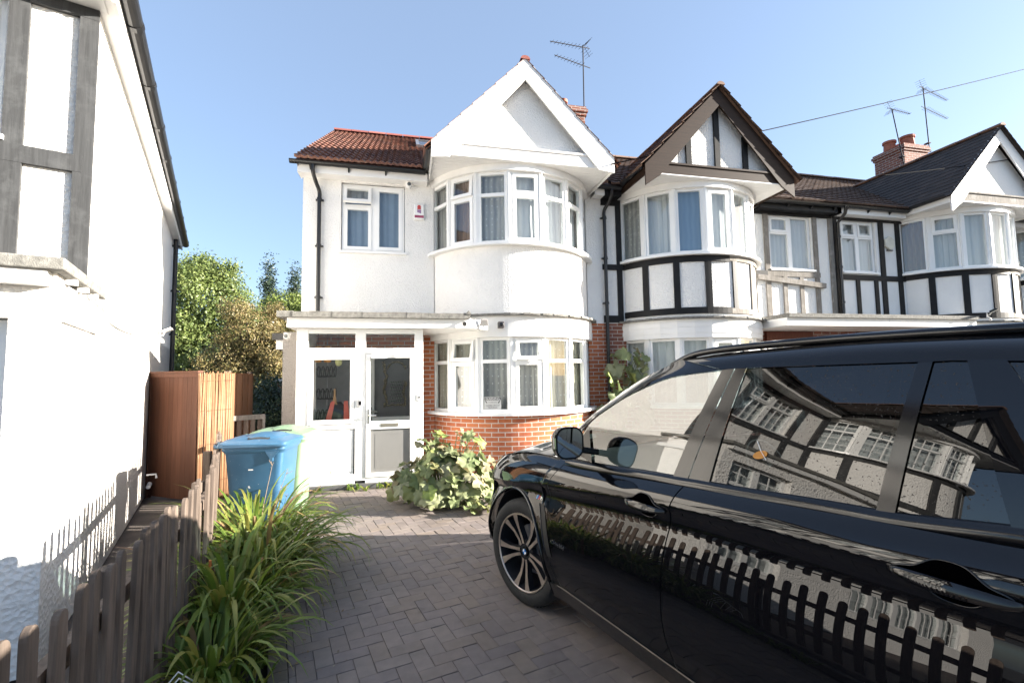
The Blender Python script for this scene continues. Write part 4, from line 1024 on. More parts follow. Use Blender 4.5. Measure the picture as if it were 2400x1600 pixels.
def stations(a, b, n):
    out = [a + (b - a) * i / n for i in range(n + 1)]
    for xc in (0.0, WB):
        for k in range(25):
            for q in (-1, 1):
                x = xc + q * RA * cos(pi / 2 * k / 24)
                if min(a, b) < x < max(a, b): out.append(x)
    out = sorted(set(round(x, 5) for x in out))
    return out
def shutA(z): return spline([(0.2, -0.56), (0.43, -0.505), (0.6, -0.45), (0.76, -0.425), (0.94, -0.445), (1.08, -0.56), (1.2, -0.62)], z)
def shutB(z): return spline([(0.2, -1.46), (0.32, -1.44), (0.54, -1.415), (0.88, -1.425), (1.01, -1.455), (1.14, -1.499), (1.3, -1.55)], z)
def shutC(z): return spline([(0.2, -2.32), (0.45, -2.34), (0.7, -2.42), (0.95, -2.58), (1.2, -2.72)], z)
def panel(mb, fa, fb, n, sgn, zlo=None, zhi=None, nv=44, off=0.0, gap=0.0036):
    """side skin between two shut-line curves"""
    xa0, xb0 = fa(0.8), fb(0.8)
    us = stations(min(xa0, xb0), max(xa0, xb0), n); lo, hi = us[0], us[-1]
    vs, fs = [], []
    for x0 in us:
        u = (x0 - lo) / (hi - lo)
        def X(z):
            A, B2 = fa(z), fb(z)
            if A > B2: A, B2 = B2, A
            return lerp(A + gap, B2 - gap, u) if abs(u) < 2 else x0
        zf = zlo or zbot; zb = zf(X(0.5))
        for _ in range(8): zb = lerp(zb, zf(X(zb)), 0.7)
        zt = ztop(x0) if zhi is None else zhi(x0)
        for j in range(nv + 1):
            z = lerp(zb, zt, j / nv)
            x = X(z)
            vs.append((x, sgn * (S(x, z) + off), z))
    m = nv + 1
    for i in range(len(us) - 1):
        for j in range(nv): fs.append((i * m + j, (i + 1) * m + j, (i + 1) * m + j + 1, i * m + j + 1))
    mb.add(vs, fs)

CL = Vector((0.78, 3.30, 0)) + PV * 0.95
car = empty('parked_car', CL, PA + pi / 2, 'shiny black estate-style off-road car parked on the block paving', 'car')
const = lambda c: (lambda z: c)
SILLZ = 0.325
for sg in (1, -1):
    m = MB(); panel(m, const(XN - 0.0005), lambda z: shutA(z), 40, sg); m.build('front_wing', PAINT, car, smooth=True, sharp=50)
    m = MB(); panel(m, lambda z: shutC(z), const(XT + 0.0005), 40, sg); m.build('rear_wing', PAINT, car, smooth=True, sharp=50)
m = MB()
# bonnet and tail deck
def bonnet(u, v):
    x = lerp(-0.36 - 0.0, XN - 0.001, u); s_ = lerp(-1, 1, v); h = S(x, ztop(x)); q = abs(s_)
    return (x + (0.20 * (1 - q * q)) * (1 - u) ** 2, s_ * h, ztop(x) + (1 - q ** 2.4) * 0.075 * min(1, h / 0.8) + 0.010 * math.exp(-((q - 0.62) / 0.10) ** 2) * (1 - u))
m.grid(bonnet, 40, 40); m.build('bonnet', PAINT, car, smooth=True, sharp=50)
m = MB()
m.grid(lambda u, v: (lerp(XT + 0.001, -3.55, u), lerp(-1, 1, v) * S(lerp(XT + 0.001, -3.55, u), ztop(lerp(XT + 0.001, -3.55, u))), ztop(lerp(XT + 0.001, -3.55, u)) + 0.002), 8, 16); m.build('tail_deck', PAINT, car, smooth=True)
for sg in (1, -1):
    m = MB(); m.grid(lambda u, v: (lerp(-0.62, -0.34, u), sg * lerp(S(lerp(-0.62, -0.34, u), ztop(-0.5)) - 0.004, 0.70, v), ztop(lerp(-0.62, -0.34, u)) + 0.012 * v), 6, 4); m.build('wing_top', PAINT, car, smooth=True)
for sg, nm in ((1, 'near'), (-1, 'far')):
    for fa, fb in ((shutA, shutB), (shutB, shutC)):
        m = MB(); panel(m, fa, fb, 40, sg, lambda x: max(SILLZ, zbot(x)), None, 64)
        d = m.build('door', PAINT, car, smooth=True)
        hx0, hx1 = ((-1.20, -1.40) if fa is shutA else (-2.31, -2.53)); zh = 1.005 if fa is shutA else 1.072
        hb = MB()
        def cup(u, v):
            q = lerp(-1, 1, u); x = lerp(hx0, hx1, 0.5) + 0.125 * q; hh = 0.020 * sqrt(max(0, 1 - q ** 4)) + 0.034 * math.exp(-(abs(q) / 0.52) ** 4) * (1 - q * q)
            z = zh - 0.004 + hh * lerp(-1, 1, v)
            return (x, sg * (S(x, z) + 0.002), z)
        hb.grid(cup, 40, 10); hb.build('recess_shade_patch', RECESS_SHADE, d, smooth=True)  # flush patch, the recess shade is in its colour only
        hb = MB(); P = []
        for i in range(61):
            v_ = 1 if i <= 30 else 0; u_ = i / 30 if i <= 30 else (60 - i) / 30; P.append(Vector(cup(u_, v_)) + Vector((0, sg * 0.001, 0)))
        hb.tube(P, 0.0032, 6, False); hb.build('highlight_lip', PAINT, d, smooth=True)  # raised lip added to catch a highlight along the outline
        hb = MB(); n = 14; vs = []
        for i in range(n + 1):
            t = i / n; x = lerp(hx0 + 0.025, hx1 - 0.03, t); w3 = 0.019 * (sin(pi * min(1, max(0, t * 0.9 + 0.05))) ** 0.45); yo = S(x, zh) + 0.006 + 0.030 * sin(pi * t) ** 0.5
            for k in range(10):
                a = 2 * pi * k / 10; vs.append((x, sg * (yo + 0.009 * cos(a) * (1 if cos(a) < 0 else 0.45) - 0.26 * w3 * sin(a)), zh - 0.004 + w3 * sin(a)))
        hb.add(vs, [(i * 10 + k, i * 10 + (k + 1) % 10, (i + 1) * 10 + (k + 1) % 10, (i + 1) * 10 + k) for i in range(n) for k in range(10)] + [tuple(range(10)), tuple(range(n * 10, n * 10 + 10))])
        hb.build('handle', PAINT, d, smooth=True, sharp=60)
# sills and arches
for sg in (1, -1):
    m = MB(); panel(m, const(-0.40), const(-2.55), 60, sg, lambda x: 0.215, lambda x: SILLZ - 0.006, 8, 0.010, 0.0)
    m.grid(lambda u, v: (lerp(-0.40, -2.55, u), sg * (S(lerp(-0.40, -2.55, u), SILLZ) + 0.010 - 0.05 * v), SILLZ - 0.006 + 0.004 * v), 40, 1)
    m.grid(lambda u, v: (lerp(-0.40, -2.55, u), sg * (S(-1.2, 0.22) + 0.008 - 0.4 * v), 0.215 - 0.03 * v), 20, 2)
    m.build('sill', SILL, car, smooth=True)
    m = MB(); m.tube([(x, sg * (S(x, SILLZ) + 0.006), SILLZ - 0.002) for x in [lerp(-0.50, -2.4, i / 40) for i in range(41)]], 0.0016, 6); m.build('sill_highlight', m_plain('highlight_strip', (0.22, 0.21, 0.20), 0.35, 0.2, 20, metal=0.7), car)  # thin metal tube standing in for the highlight along the door bottom
    for xc in (0.0, WB):
        m = MB(); P = []
        for k in range(41):
            a = lerp(-0.32, pi + 0.32, k / 40); x = xc + RA * cos(a); z = 0.37 + RA * 1.03 * sin(a)
            P.append((x, sg * (S(x, z) + 0.002), z))
        m.tube(P, [0.011] * 41, 8); m.build('wheel_arch', PAINT, car, smooth=True)
        m = MB(); m.push(T((xc, 0, 0.37))); m.lathe([(RA - 0.005, sg * 0.93), (RA, sg * 0.55), (0.1, sg * 0.55)], 30, 'Y', -0.5, pi + 0.5); m.pop(); m.build('arch_liner', CABIN, car, smooth=True, sharp=40)
# dark shell behind the shut lines, floor
m = MB()
for sg in (1, -1): m.grid(lambda u, v: (lerp(-0.45, -2.85, u), sg * (S(lerp(-0.45, -2.85, u), lerp(0.3, 1.12, v)) - 0.03), lerp(0.3, 1.12, v)), 30, 12)
m.box((-3.8, -0.85, 0.24), (0.7, 0.85, 0.30)); m.box((-0.30, -0.55, 0.3), (-0.27, 0.55, 1.06))
m.build('floor', CABIN, car, smooth=False)
# greenhouse paths (near side, y positive)
AP = [(-0.36, 0.815, 1.10), (-0.57, 0.765, 1.31), (-0.81, 0.725, 1.465), (-1.06, 0.686, 1.602), (-1.30, 0.660, 1.69)]     # windscreen edge of the A pillar
RP = [(-1.30, 0.660, 1.69), (-1.65, 0.648, 1.715), (-2.2, 0.640, 1.728), (-2.9, 0.632, 1.705), (-3.45, 0.62, 1.655), (-3.62, 0.60, 1.63)]   # roof edge
def G(x, z):                                              # side glass surface
    t = (z - 1.14) / 0.51
    y = lerp(0.872, 0.725, t) + 0.014 * sin(pi * min(1, max(0, t)))
    if x < -2.9: y -= 0.05 * ((-2.9 - x) / 0.8) ** 2
    if x > -0.7: y -= 0.05 * ((x + 0.7) / 0.4) ** 2
    return y
def belt(x): return interp([(-3.6, 1.25), (-2.6, 1.222), (-2.22, 1.183), (-1.6, 1.149), (-1.41, 1.139), (-0.71, 1.099), (-0.5, 1.09)], x)
FT = polyline([(-0.60, 1.135), (-0.72, 1.323), (-0.895, 1.437), (-1.057, 1.518), (-1.295, 1.600), (-1.60, 1.634)], 30)
def gp(x, z, sg, off=0.0): return (x, sg * (G(x, z) + off), z)
def ruled(m, A, B, sg, off=0.0, nv=4, flat=True):
    A = [Vector(p) for p in A]; B = [Vector(p) for p in B]; vs = []
    for a, b in zip(A, B):
        for j in range(nv + 1):
            p = a.lerp(b, j / nv); vs.append(gp(p[0], p[1], sg, off))
    q = nv + 1
    m.add(vs, [(i * q + j, (i + 1) * q + j, (i + 1) * q + j + 1, i * q + j + 1) for i in range(len(A) - 1) for j in range(nv)])
def l2(a, b, n): return [Vector((lerp(a[0], b[0], i / n), lerp(a[1], b[1], i / n))) for i in range(n + 1)]
FB = [Vector((lerp(-0.59, -1.415, i / 30), belt(lerp(-0.59, -1.415, i / 30)) + 0.012)) for i in range(31)]
RB = [Vector((lerp(-1.607, -2.223, i / 20), belt(lerp(-1.607, -2.223, i / 20)) + 0.012)) for i in range(21)]; RT = l2((-1.712, 1.640), (-2.307, 1.648), 20)
QB = [Vector((lerp(-2.268, -2.52, i / 10), belt(lerp(-2.268, -2.52, i / 10)) + 0.012)) for i in range(11)]; QT = l2((-2.338, 1.649), (-2.42, 1.648), 10)
DB = [Vector((lerp(-2.73, -3.45, i / 20), belt(lerp(-2.73, -3.45, i / 20)) + 0.02)) for i in range(21)]; DT = l2((-2.50, 1.645), (-3.20, 1.60), 20)
def side3(path, n, sg): return [Vector((p.x, sg * p.y, p.z)) for p in polyline(path, n)]
for sg in (1, -1):
    for (nm, A, B2, mt) in (('front_side_window', FB, FT, CARGLASS), ('rear_side_window', RB, RT, TINTED), ('quarter_window', QB, QT, TINTED), ('boot_side_window', DB, DT, TINTED)):
        m = MB(); ruled(m, A, B2, sg, 0.0, 8); m.build(nm, mt, car, smooth=True)
    # painted frames: A pillar + cant rail between glass top and roof edge
    m = MB(); n = 30
    ap = side3(AP, n, sg); inner = [Vector(gp(p[0], p[1], sg, 0.006)) for p in FT]
    vs = []
    for a, b in zip(ap, inner):
        for j in range(5): vs.append(a.lerp(b, j / 4) + Vector((0, sg * 0.010 * sin(pi * j / 4), 0)))
    m.add(vs, [(i * 5 + j, (i + 1) * 5 + j, (i + 1) * 5 + j + 1, i * 5 + j + 1) for i in range(n) for j in range(4)])
    top = polyline([(-1.60, 1.634), (-1.712, 1.640), (-2.31, 1.648), (-2.43, 1.648), (-2.9, 1.625), (-3.25, 1.59), (-3.40, 1.55)], 40)
    rp = side3(RP, 40, sg); vs = []
    for a, b in zip(rp, top):
        b3 = Vector(gp(b[0], b[1], sg, 0.008))
        for j in range(7): vs.append(a.lerp(b3, j / 6) + Vector((0, sg * 0.014 * sin(pi * j / 6), 0.004 * sin(pi * j / 6))))
    m.add(vs, [(i * 7 + j, (i + 1) * 7 + j, (i + 1) * 7 + j + 1, i * 7 + j + 1) for i in range(40) for j in range(6)])
    ruled(m, l2((-2.52, belt(-2.52)), (-2.42, 1.65), 12), l2((-2.73, belt(-2.73)), (-2.50, 1.65), 12), sg, 0.010)
    ruled(m, l2((-3.45, 1.235), (-3.20, 1.61), 12), l2((-3.86, 1.16), (-3.62, 1.61), 12), sg, 0.0)
    m.build('roof_pillar', PAINT, car, smooth=True)
    m = MB(); ruled(m, l2((-1.412, belt(-1.41)), (-1.598, 1.64), 12), l2((-1.496, belt(-1.5)), (-1.657, 1.64), 12), sg, 0.007); m.build('door_pillar', TRIM, car, smooth=True)
    m = MB(); ruled(m, l2((-1.502, belt(-1.5)), (-1.662, 1.64), 12), l2((-1.610, belt(-1.61)), (-1.715, 1.645), 12), sg, 0.007); m.build('door_pillar', TRIM, car, smooth=True)
    m = MB(); ruled(m, l2((-2.221, belt(-2.22)), (-2.304, 1.65), 12), l2((-2.270, belt(-2.27)), (-2.340, 1.65), 12), sg, 0.007)
    m.build('door_pillar', TRIM, car, smooth=True)
    m = MB()
    bx = [lerp(-0.56, -3.4, i / 60) for i in range(61)]
    vs = []
    for x in bx:
        for (dz, off) in ((-0.035, 0.012), (-0.02, 0.020), (0.0, 0.018), (0.010, 0.010), (0.016, -0.004)):
            vs.append((x, sg * (G(x, belt(x) + dz) + off), belt(x) + dz))
    m.add(vs, [(i * 5 + j, (i + 1) * 5 + j, (i + 1) * 5 + j + 1, i * 5 + j + 1) for i in range(60) for j in range(4)]); m.build('belt_trim', TRIM, car, smooth=True)
    m = MB(); P = [(x, sg * (y - 0.02), z + 0.020 - (0.03 if i in (0, 6) else 0)) for i, (x, y, z) in enumerate([(-1.22, .665, 1.672), (-1.40, .660, 1.700), (-1.8, .655, 1.720), (-2.3, .648, 1.722), (-2.9, .64, 1.705), (-3.35, .625, 1.665), (-3.5, .615, 1.65)])]
    m.tube(polyline(P, 40), 0.016, 8); m.build('roof_rail', TRIM, car, smooth=True)
    m = MB(); m.add([gp(-0.60, 1.15, sg, .004), gp(-0.82, belt(-.82) + .01, sg, .012), gp(-0.745, 1.30, sg, .010), gp(-0.68, 1.245, sg, .006)], [(0, 1, 2, 3)]); m.build('mirror_sail', TRIM, car)
    # mirror
    M = T((-0.80, sg * 1.055, 1.245)) @ RZ(sg * radians(-8))
    m = MB(M); rings = []
    for i in range(9):
        t = i / 8; r = sqrt(max(0, 1 - (t * 1.0) ** 2.6)) if i < 8 else 0.12
        ring = [(-0.055 + 0.135 * t, q[0] * (0.25 + 0.75 * r) if i == 8 else q[0] * max(r, .2), q[1] * max(r, .2)) for q in [(a[0] - 0.0, a[1]) for a in rrect(0.170, 0.178, 0, 0.06, 5)]]
        rings.append(ring)
    loft(m, rings); hs = m.build('wing_mirror', PAINT, car, smooth=True, sharp=50)
    m = MB(M); r2 = [(-0.0565, a[0], a[1]) for a in rrect(0.150, 0.156, 0, 0.05, 5)]; m.add(r2, [tuple(range(len(r2)))]); m.build('mirror_glass', m_plain('mirror_glass_silver', (0.55, 0.6, 0.62), 0.02, 0.0, 5, metal=1.0), hs, recalc=False)
    m = MB(); m.prism([(-0.72, sg * 0.84, 1.15), (-0.83, sg * 0.84, 1.155), (-0.84, sg * 1.0, 1.185), (-0.75, sg * 1.0, 1.185)], (0, 0, 0.035)); m.build('mirror_arm', TRIM, hs, bevel=0.008)
# roof skin, windscreen, tail glass
m = MB(); rp = polyline(RP, 30)
m.grid(lambda u, v: (lambda p, q: (p.x + 0.10 * (1 - q * q) * (1 - u) ** 3, q * p.y, p.z + 0.052 * (1 - q * q)))(rp[int(round(u * 30))], lerp(-1, 1, v)), 30, 20); m.build('roof', PAINT, car, smooth=True)
m = MB(); ap = polyline(AP, 16)
m.grid(lambda u, v: (lambda p, q: (p.x + lerp(0.27, 0.10, u) * (1 - q * q), q * (p.y - 0.02), p.z + lerp(0.02, 0.052, u) * (1 - q * q)))(ap[int(round(u * 16))], lerp(-1, 1, v)), 16, 20); m.build('windscreen', CARGLASS, car, smooth=True)
m = MB(); m.grid(lambda u, v: (lerp(-3.92, -3.60, u) - 0.07 * (1 - lerp(-1, 1, v) ** 2), lerp(-1, 1, v) * lerp(0.78, 0.60, u), lerp(1.12, 1.64, u)), 8, 12); m.build('rear_window', TINTED, car, smooth=True)
# cabin
m = MB(); m.grid(lambda u, v: (lerp(-0.25, -0.88, u) , lerp(-0.78, 0.78, v), 1.075 + 0.03 * sin(pi * u) - 0.10 * u ** 6), 10, 12); m.box((-0.86, -0.78, 0.6), (-0.80, 0.78, 0.98)); m.box((-1.5, -0.12, 0.5), (-0.85, 0.12, 0.78)); m.build('dashboard', CABIN, car, smooth=True, sharp=40)
m = MB(T((-1.02, -0.38, 0.99)) @ RY(radians(-64))); P = [(0.185 * cos(2 * pi * k / 32), 0.185 * sin(2 * pi * k / 32), 0) for k in range(33)]; m.tube(P, 0.016, 8, False); m.tube([(-0.18, 0, 0), (0.18, 0, 0)], 0.02, 8); m.tube([(0, 0, 0), (-0.17, 0.0, 0)], 0.02, 8); m.lathe([(0, -0.02), (0.06, -0.02), (0.065, 0), (0.05, 0.02), (0, 0.025)], 20); m.build('steering_wheel', LEATHER, car, smooth=True, sharp=50)
for (sx, sy, w3) in ((-1.55, 0.38, 0.50), (-1.55, -0.38, 0.50), (-2.5, 0.40, 0.55), (-2.5, -0.40, 0.55)):
    m = MB(T((sx, sy, 0.0))); loft(m, [[(a[0] + 0.08, a[1], z) for a in rrect(0.50 * k, w3 * k, 0, 0.08)] for z, k in ((0.55, .94), (0.60, 1), (0.68, 1), (0.72, .9))])
    loft(m, [[(a[0] - 0.20 - (z - 0.65) * 0.28, a[1], z) for a in rrect(0.13 * k2, w3 * k, 0, 0.05)] for z, k, k2 in ((0.65, .92, 1), (0.8, 1, 1.1), (1.0, 1, 1), (1.14, .9, .9), (1.24, .62, .7))])
    loft(m, [[(a[0] - 0.375 - (z - 1.3) * 0.1, a[1], z) for a in rrect(0.09 * k, 0.27 * k, 0, 0.035)] for z, k in ((1.26, .75), (1.29, 1), (1.40, 1), (1.45, .8))])
    m.box((-0.36, -0.06, 1.2), (-0.34, -0.045, 1.3)); m.box((-0.36, 0.045, 1.2), (-0.34, 0.06, 1.3)); m.build('seat', LEATHER, car, smooth=True, sharp=50)
m = MB(); m.add([(-3.0, -0.7, 1.66), (-1.3, -0.6, 1.66), (-1.3, 0.6, 1.66), (-3.0, 0.7, 1.66)], [(0, 1, 2, 3)]); m.box((-3.75, -0.72, 0.6), (-3.0, 0.72, 1.12)); m.build('headlining', m_plain('grey_headlining', (0.10, 0.10, 0.10), 0.9), car)
# lamps, grille
for sg in (1, -1):
    m = MB(); m.grid(lambda u, v: (lerp(0.60, 0.83, u), sg * (S(lerp(0.60, 0.83, u), lerp(0.70, 0.80, v)) + 0.004), lerp(0.70, 0.80, v) + 0.03 * (1 - u)), 14, 6); m.build('headlight', m_plain('clear_headlight', (0.3, 0.32, 0.34), 0.08, 0.3, 30), car, smooth=True)
    m = MB(); m.grid(lambda u, v: (lerp(-3.55, -3.93, u), sg * (S(lerp(-3.55, -3.93, u), lerp(0.92, 1.06, v)) + 0.004), lerp(0.92, 1.06, v)), 14, 6); m.build('tail_light', m_plain('red_tail_light', (0.25, 0.008, 0.008), 0.1, 0.1), car, smooth=True)
    m = MB(); m.grid(lambda u, v: (lerp(-0.320, -0.368, u) - 0.145 * (1 - v) ** 0.8, sg * (S(lerp(-0.320, -0.368, u) - 0.14 * (1 - v), lerp(0.50, 0.78, v)) + 0.003), lerp(0.50, 0.78, v)), 3, 14); m.build('side_vent', m_plain('vent_black', (0.002, 0.002, 0.002), 0.6), car, smooth=True)
    m = MB(); m.tube([(-0.32 - 0.145 * (1 - v) ** 0.8, sg * (S(-0.33 - 0.14 * (1 - v), lerp(0.50, 0.78, v)) + 0.006), lerp(0.50, 0.78, v)) for v in [i / 14 for i in range(15)]], 0.004, 6); m.build('vent_trim', PAINT, car, smooth=True)
m = MB()
for sg in (1, -1):
    for i in range(8): m.box((0.885, sg * (0.05 + i * 0.026), 0.56), (0.915, sg * (0.06 + i * 0.026), 0.74))
m.box((0.86, -0.27, 0.55), (0.895, 0.27, 0.75)); m.build('grille', TRIM, car)
# wheels
def make_wheel():
    rot = radians(-86)
    t = MB(); t.lathe([(0.262, 0.10), (0.268, 0.128), (0.285, 0.140), (0.325, 0.142), (0.350, 0.128), (0.362, 0.10), (0.3655, 0.05), (0.3655, -0.05), (0.362, -0.11), (0.34, -0.14), (0.26, -0.13)], 64, 'Y')
    for k in range(64):
        a = 2 * pi * k / 64
        for s2 in (-1, 1): t.push(RY(a)); t.box((0.362, s2 * 0.06 - 0.035, -0.005), (0.3675, s2 * 0.06 + 0.035, 0.006)); t.pop()
    t.build('tyre', RUBBER, W, smooth=True, sharp=40)
    r = MB(); r.lathe([(0.268, 0.127), (0.2655, 0.134), (0.258, 0.134), (0.252, 0.118), (0.246, 0.04), (0.243, -0.12)], 64, 'Y'); r.build('rim', ALLOY_DARK, W, smooth=True, sharp=40); rim = W
    r = MB(); r.lathe([(0.2685, 0.1285), (0.2665, 0.1365), (0.2595, 0.1368), (0.2555, 0.131)], 64, 'Y'); r.build('rim_lip', ALLOY, rim, smooth=True, sharp=50)
    dk, fc = MB(), MB()
    for k in range(5):
        for s2 in (-1, 1):
            ac = rot + 2 * pi * k / 5
            def pt(rad, da, y): a = ac + s2 * radians(da); return Vector((rad * cos(a), y, rad * sin(a)))
            prof = [(0.055, 27, 4, 0.108), (0.10, 17.5, 5.5, 0.106), (0.16, 14.5, 6.5, 0.112), (0.215, 17.0, 8.0, 0.122), (0.2575, 19.5, 8.5, 0.1285)]
            A = [pt(rd, o, y) for rd, o, i_, y in prof]; Bq = [pt(rd, i_, y) for rd, o, i_, y in prof]
            n = len(A); back = Vector((0, -0.045, 0))
            fc.add(A + Bq, [(i, i + 1, n + i + 1, n + i) for i in range(n - 1)])
            e = Vector((0, -0.0012, 0))
            vs = [p + e for p in A] + [p + e for p in Bq] + [p + back for p in A] + [p + back for p in Bq]
            dk.add(vs, [(i, i + 1, n + i + 1, n + i) for i in range(n - 1)] + [(i, i + 1, 2 * n + i + 1, 2 * n + i) for i in range(n - 1)] + [(n + i, n + i + 1, 3 * n + i + 1, 3 * n + i) for i in range(n - 1)])
    dk.lathe([(0.0, 0.098), (0.072, 0.098), (0.078, 0.08), (0.075, 0.03), (0, 0.03)], 30, 'Y')
    dk.build('spokes', ALLOY_DARK, rim); fc.build('spoke_face', ALLOY, rim, recalc=False)
    hb = MB(); hb.lathe([(0, 0.112), (0.026, 0.1115), (0.0335, 0.109), (0.035, 0.10), (0.035, 0.09)], 30, 'Y'); hub = hb.build('hub_cap', TRIM, rim, smooth=True, sharp=40)
    return rim
def roundel(parent, r=0.026, y=0.1130):
    BLU = m_plain('enamel_blue', (0.02, 0.20, 0.55), 0.2, 0.02); WHI = m_plain('enamel_white', (0.8, 0.8, 0.8), 0.2, 0.02)
    for col, q0 in ((WHI, 0), (BLU, 1)):
        m = MB()
        for q in (q0, q0 + 2):
            a0 = q * pi / 2; m.add([(0, y, 0)] + [(0.019 * cos(a0 + pi / 2 * i / 8), y, 0.019 * sin(a0 + pi / 2 * i / 8)) for i in range(9)], [tuple(range(10))])
        m.mi = [0] * len(m.f); m.build('roundel', col, parent, recalc=False)
    m = MB(); vs = []
    for i in range(33):
        a = 2 * pi * i / 32; vs += [(0.026 * cos(a), y + 0.0005, 0.026 * sin(a)), (0.0245 * cos(a), y + 0.0005, 0.0245 * sin(a))]
    m.add(vs, [(2 * i, 2 * i + 2, 2 * i + 3, 2 * i + 1) for i in range(32)]); m.build('roundel_ring', CHROME, parent, recalc=False)
first = None
for (x, sg, st_) in ((0.0, 1, radians(12)), (0.0, -1, radians(12)), (WB, 1, 0), (WB, -1, 0)):
    if first is None:
        W = empty('wheel', (x, sg * 0.80, 0.366), st_); W.parent = car; rim_o = make_wheel(); first = W
        bd = MB(); bd.lathe([(0, 0.0), (0.17, 0.0), (0.17, 0.025), (0.09, 0.03), (0.085, 0.06), (0, 0.06)], 40, 'Y'); bd.build('brake_disc', METAL, W, smooth=True, sharp=40)
        roundel(rim_o)
    else:
        c = copy_tree(first, car); c.location = (x, sg * 0.80, 0.366); c.rotation_euler = (0, 0, st_ + (0 if sg > 0 else pi))
m = MB(); m.add([(-1.828 + 0.030 * cos(a) - 0.004 * sin(a), G(-1.83, 1.305 + 0.015 * sin(a)) + 0.003, 1.302 + 0.016 * sin(a) - 0.006 * cos(a)) for a in [2 * pi * k / 24 for k in range(24)]], [tuple(range(24))]); m.build('window_tag', m_plain('orange_tag', (0.50, 0.20, 0.02), 0.6), car, recalc=False)
m = MB(); m.tube([(-1.812, G(-1.81, 1.352) + 0.004, 1.352), (-1.832, G(-1.83, 1.31) + 0.005, 1.318), (-1.856, G(-1.86, 1.285) + 0.005, 1.288)], 0.0011, 5); m.build('tag_string', WHITE_PAINT, car)
# lettering
def text_mesh(body, size, mat, name, parent, M, extrude=0.001, align='LEFT', warp=None, spacing=1.0):
    cu = bpy.data.curves.new(name, 'FONT'); cu.body = body; cu.size = size; cu.align_x = align; cu.extrude = extrude; cu.resolution_u = 2; cu.space_character = spacing
    to = bpy.data.objects.new(name, cu); me = bpy.data.meshes.new_from_object(to); bpy.data.objects.remove(to)
    me.name = name
    for v in me.vertices:
        p = M @ v.co
        v.co = warp(v.co) if warp else p
    me.materials.clear(); me.materials.append(mat)
    o = bpy.data.objects.new(name, me); COL.objects.link(o); o.parent = parent
    return o
def side_warp(x0, z0):
    def f(c): x, z = x0 - c.x, z0 + c.y; return Vector((x, S(x, z) + 0.002 + c.z, z))
    return f
text_mesh('xDrive30d', 0.034, CHROME, 'badge_lettering', car, Matrix(), 0.0012, warp=side_warp(-0.49, 0.585), spacing=1.05)
text_mesh('M', 0.032, CHROME, 'badge_letter', car, Matrix(), 0.0012, warp=side_warp(-0.315, 0.80))
for i, c in enumerate(((0.10, 0.35, 0.62), (0.02, 0.05, 0.25), (0.5, 0.02, 0.02))):
    m = MB(); x0 = -0.265 - i * 0.013
    m.add([(x0, S(x0, .8) + .003, .80), (x0 - .011, S(x0, .8) + .003, .80), (x0 - .019, S(x0, .822) + .003, .822), (x0 - .008, S(x0, .822) + .003, .822)], [(0, 1, 2, 3)]); m.build('badge_stripe', m_plain('badge_stripe_colour', c, 0.3), car, recalc=False)

# ------------------------------------------------------------------ small fixtures
def wpos(P): return Vector(P)
def camera_unit(loc, rz, label, bullet=False, s=1.0):
    o = empty('security_camera', loc, rz, label, 'security camera')
    if bullet:
        m = MB(RX(radians(12))); m.tube([(0, 0.02, 0), (0, -0.15 * s, 0)], 0.036 * s, 16); m.build('camera_housing', WHITE_PAINT, o, smooth=True, sharp=40)
        m = MB(RX(radians(12))); m.tube([(0, -0.148 * s, 0), (0, -0.153 * s, 0)], 0.027 * s, 16); m.build('lens', TRIM, o, smooth=True, sharp=40)
        m = MB(); m.tube([(0, 0.0, 0.02), (0, 0.05, 0.06), (0, 0.10, 0.06)], 0.014 * s, 8); m.lathe([(0, 0), (0.001, 0)], 4); m.build('bracket', WHITE_PAINT, o)
    else:
        m = MB(); m.lathe([(0.055 * s, 0.0), (0.052 * s, -0.03 * s), (0.0, -0.03 * s)], 20, 'Z'); m.push(T((0, -0.012, -0.055 * s))); m.lathe([(0.0, 0.055 * s), (0.03 * s, 0.047 * s), (0.05 * s, 0.02 * s), (0.055 * s, -0.01 * s), (0.045 * s, -0.035 * s), (0.02 * s, -0.052 * s), (0, -0.055 * s)], 20, 'Z'); m.pop(); m.build('camera_housing', WHITE_PAINT, o, smooth=True, sharp=50)
        m = MB(T((0, -0.012, -0.06 * s)) @ RX(radians(-12))); m.lathe([(0, -0.058 * s), (0.030 * s, -0.055 * s), (0.033 * s, -0.04 * s)], 20, 'Y'); m.build('lens', m_plain('grey_lens', (0.10, 0.11, 0.11), 0.2), o, smooth=True, sharp=50)
    return o
camera_unit((0.05, 8.34, 5.13), 0.1, 'white dome camera under the eaves beside the open upstairs window', s=1.1)
camera_unit((-1.74, 7.50, 2.30), -0.2, 'small white dome camera above the grey pier left of the porch', s=0.9)
camera_unit((0.94, 7.02, 2.43), -0.5, 'white bullet camera on the canopy above the ground floor bay window', True, 1.15)
o = empty('security_light', (1.20, 7.10, 2.43), 0, 'small grey floodlight between white camera and black box above bay window', 'light')
m = MB(RX(radians(25))); m.prism([(-0.07, 0, -0.05), (0.07, 0, -0.05), (0.045, 0, 0.06), (-0.045, 0, 0.06)], (0, 0.06, 0)); m.build('lamp_head', m_plain('grey_lamp', (0.30, 0.29, 0.28), 0.5), o, bevel=0.005)
m = MB(); m.tube([(0, 0.05, -0.03), (0.0, 0.10, -0.09), (0.02, 0.35, -0.06)], 0.012, 8); m.lathe([(0, -0.085), (0.032, -0.08), (0.04, -0.06), (0.03, -0.045)], 14); m.build('sensor', WHITE_PAINT, o, smooth=True, sharp=40)
o = empty('sensor_box', (1.52, 7.36, 2.44), -0.1, 'small black sensor box on white fascia above the bay window', 'sensor')
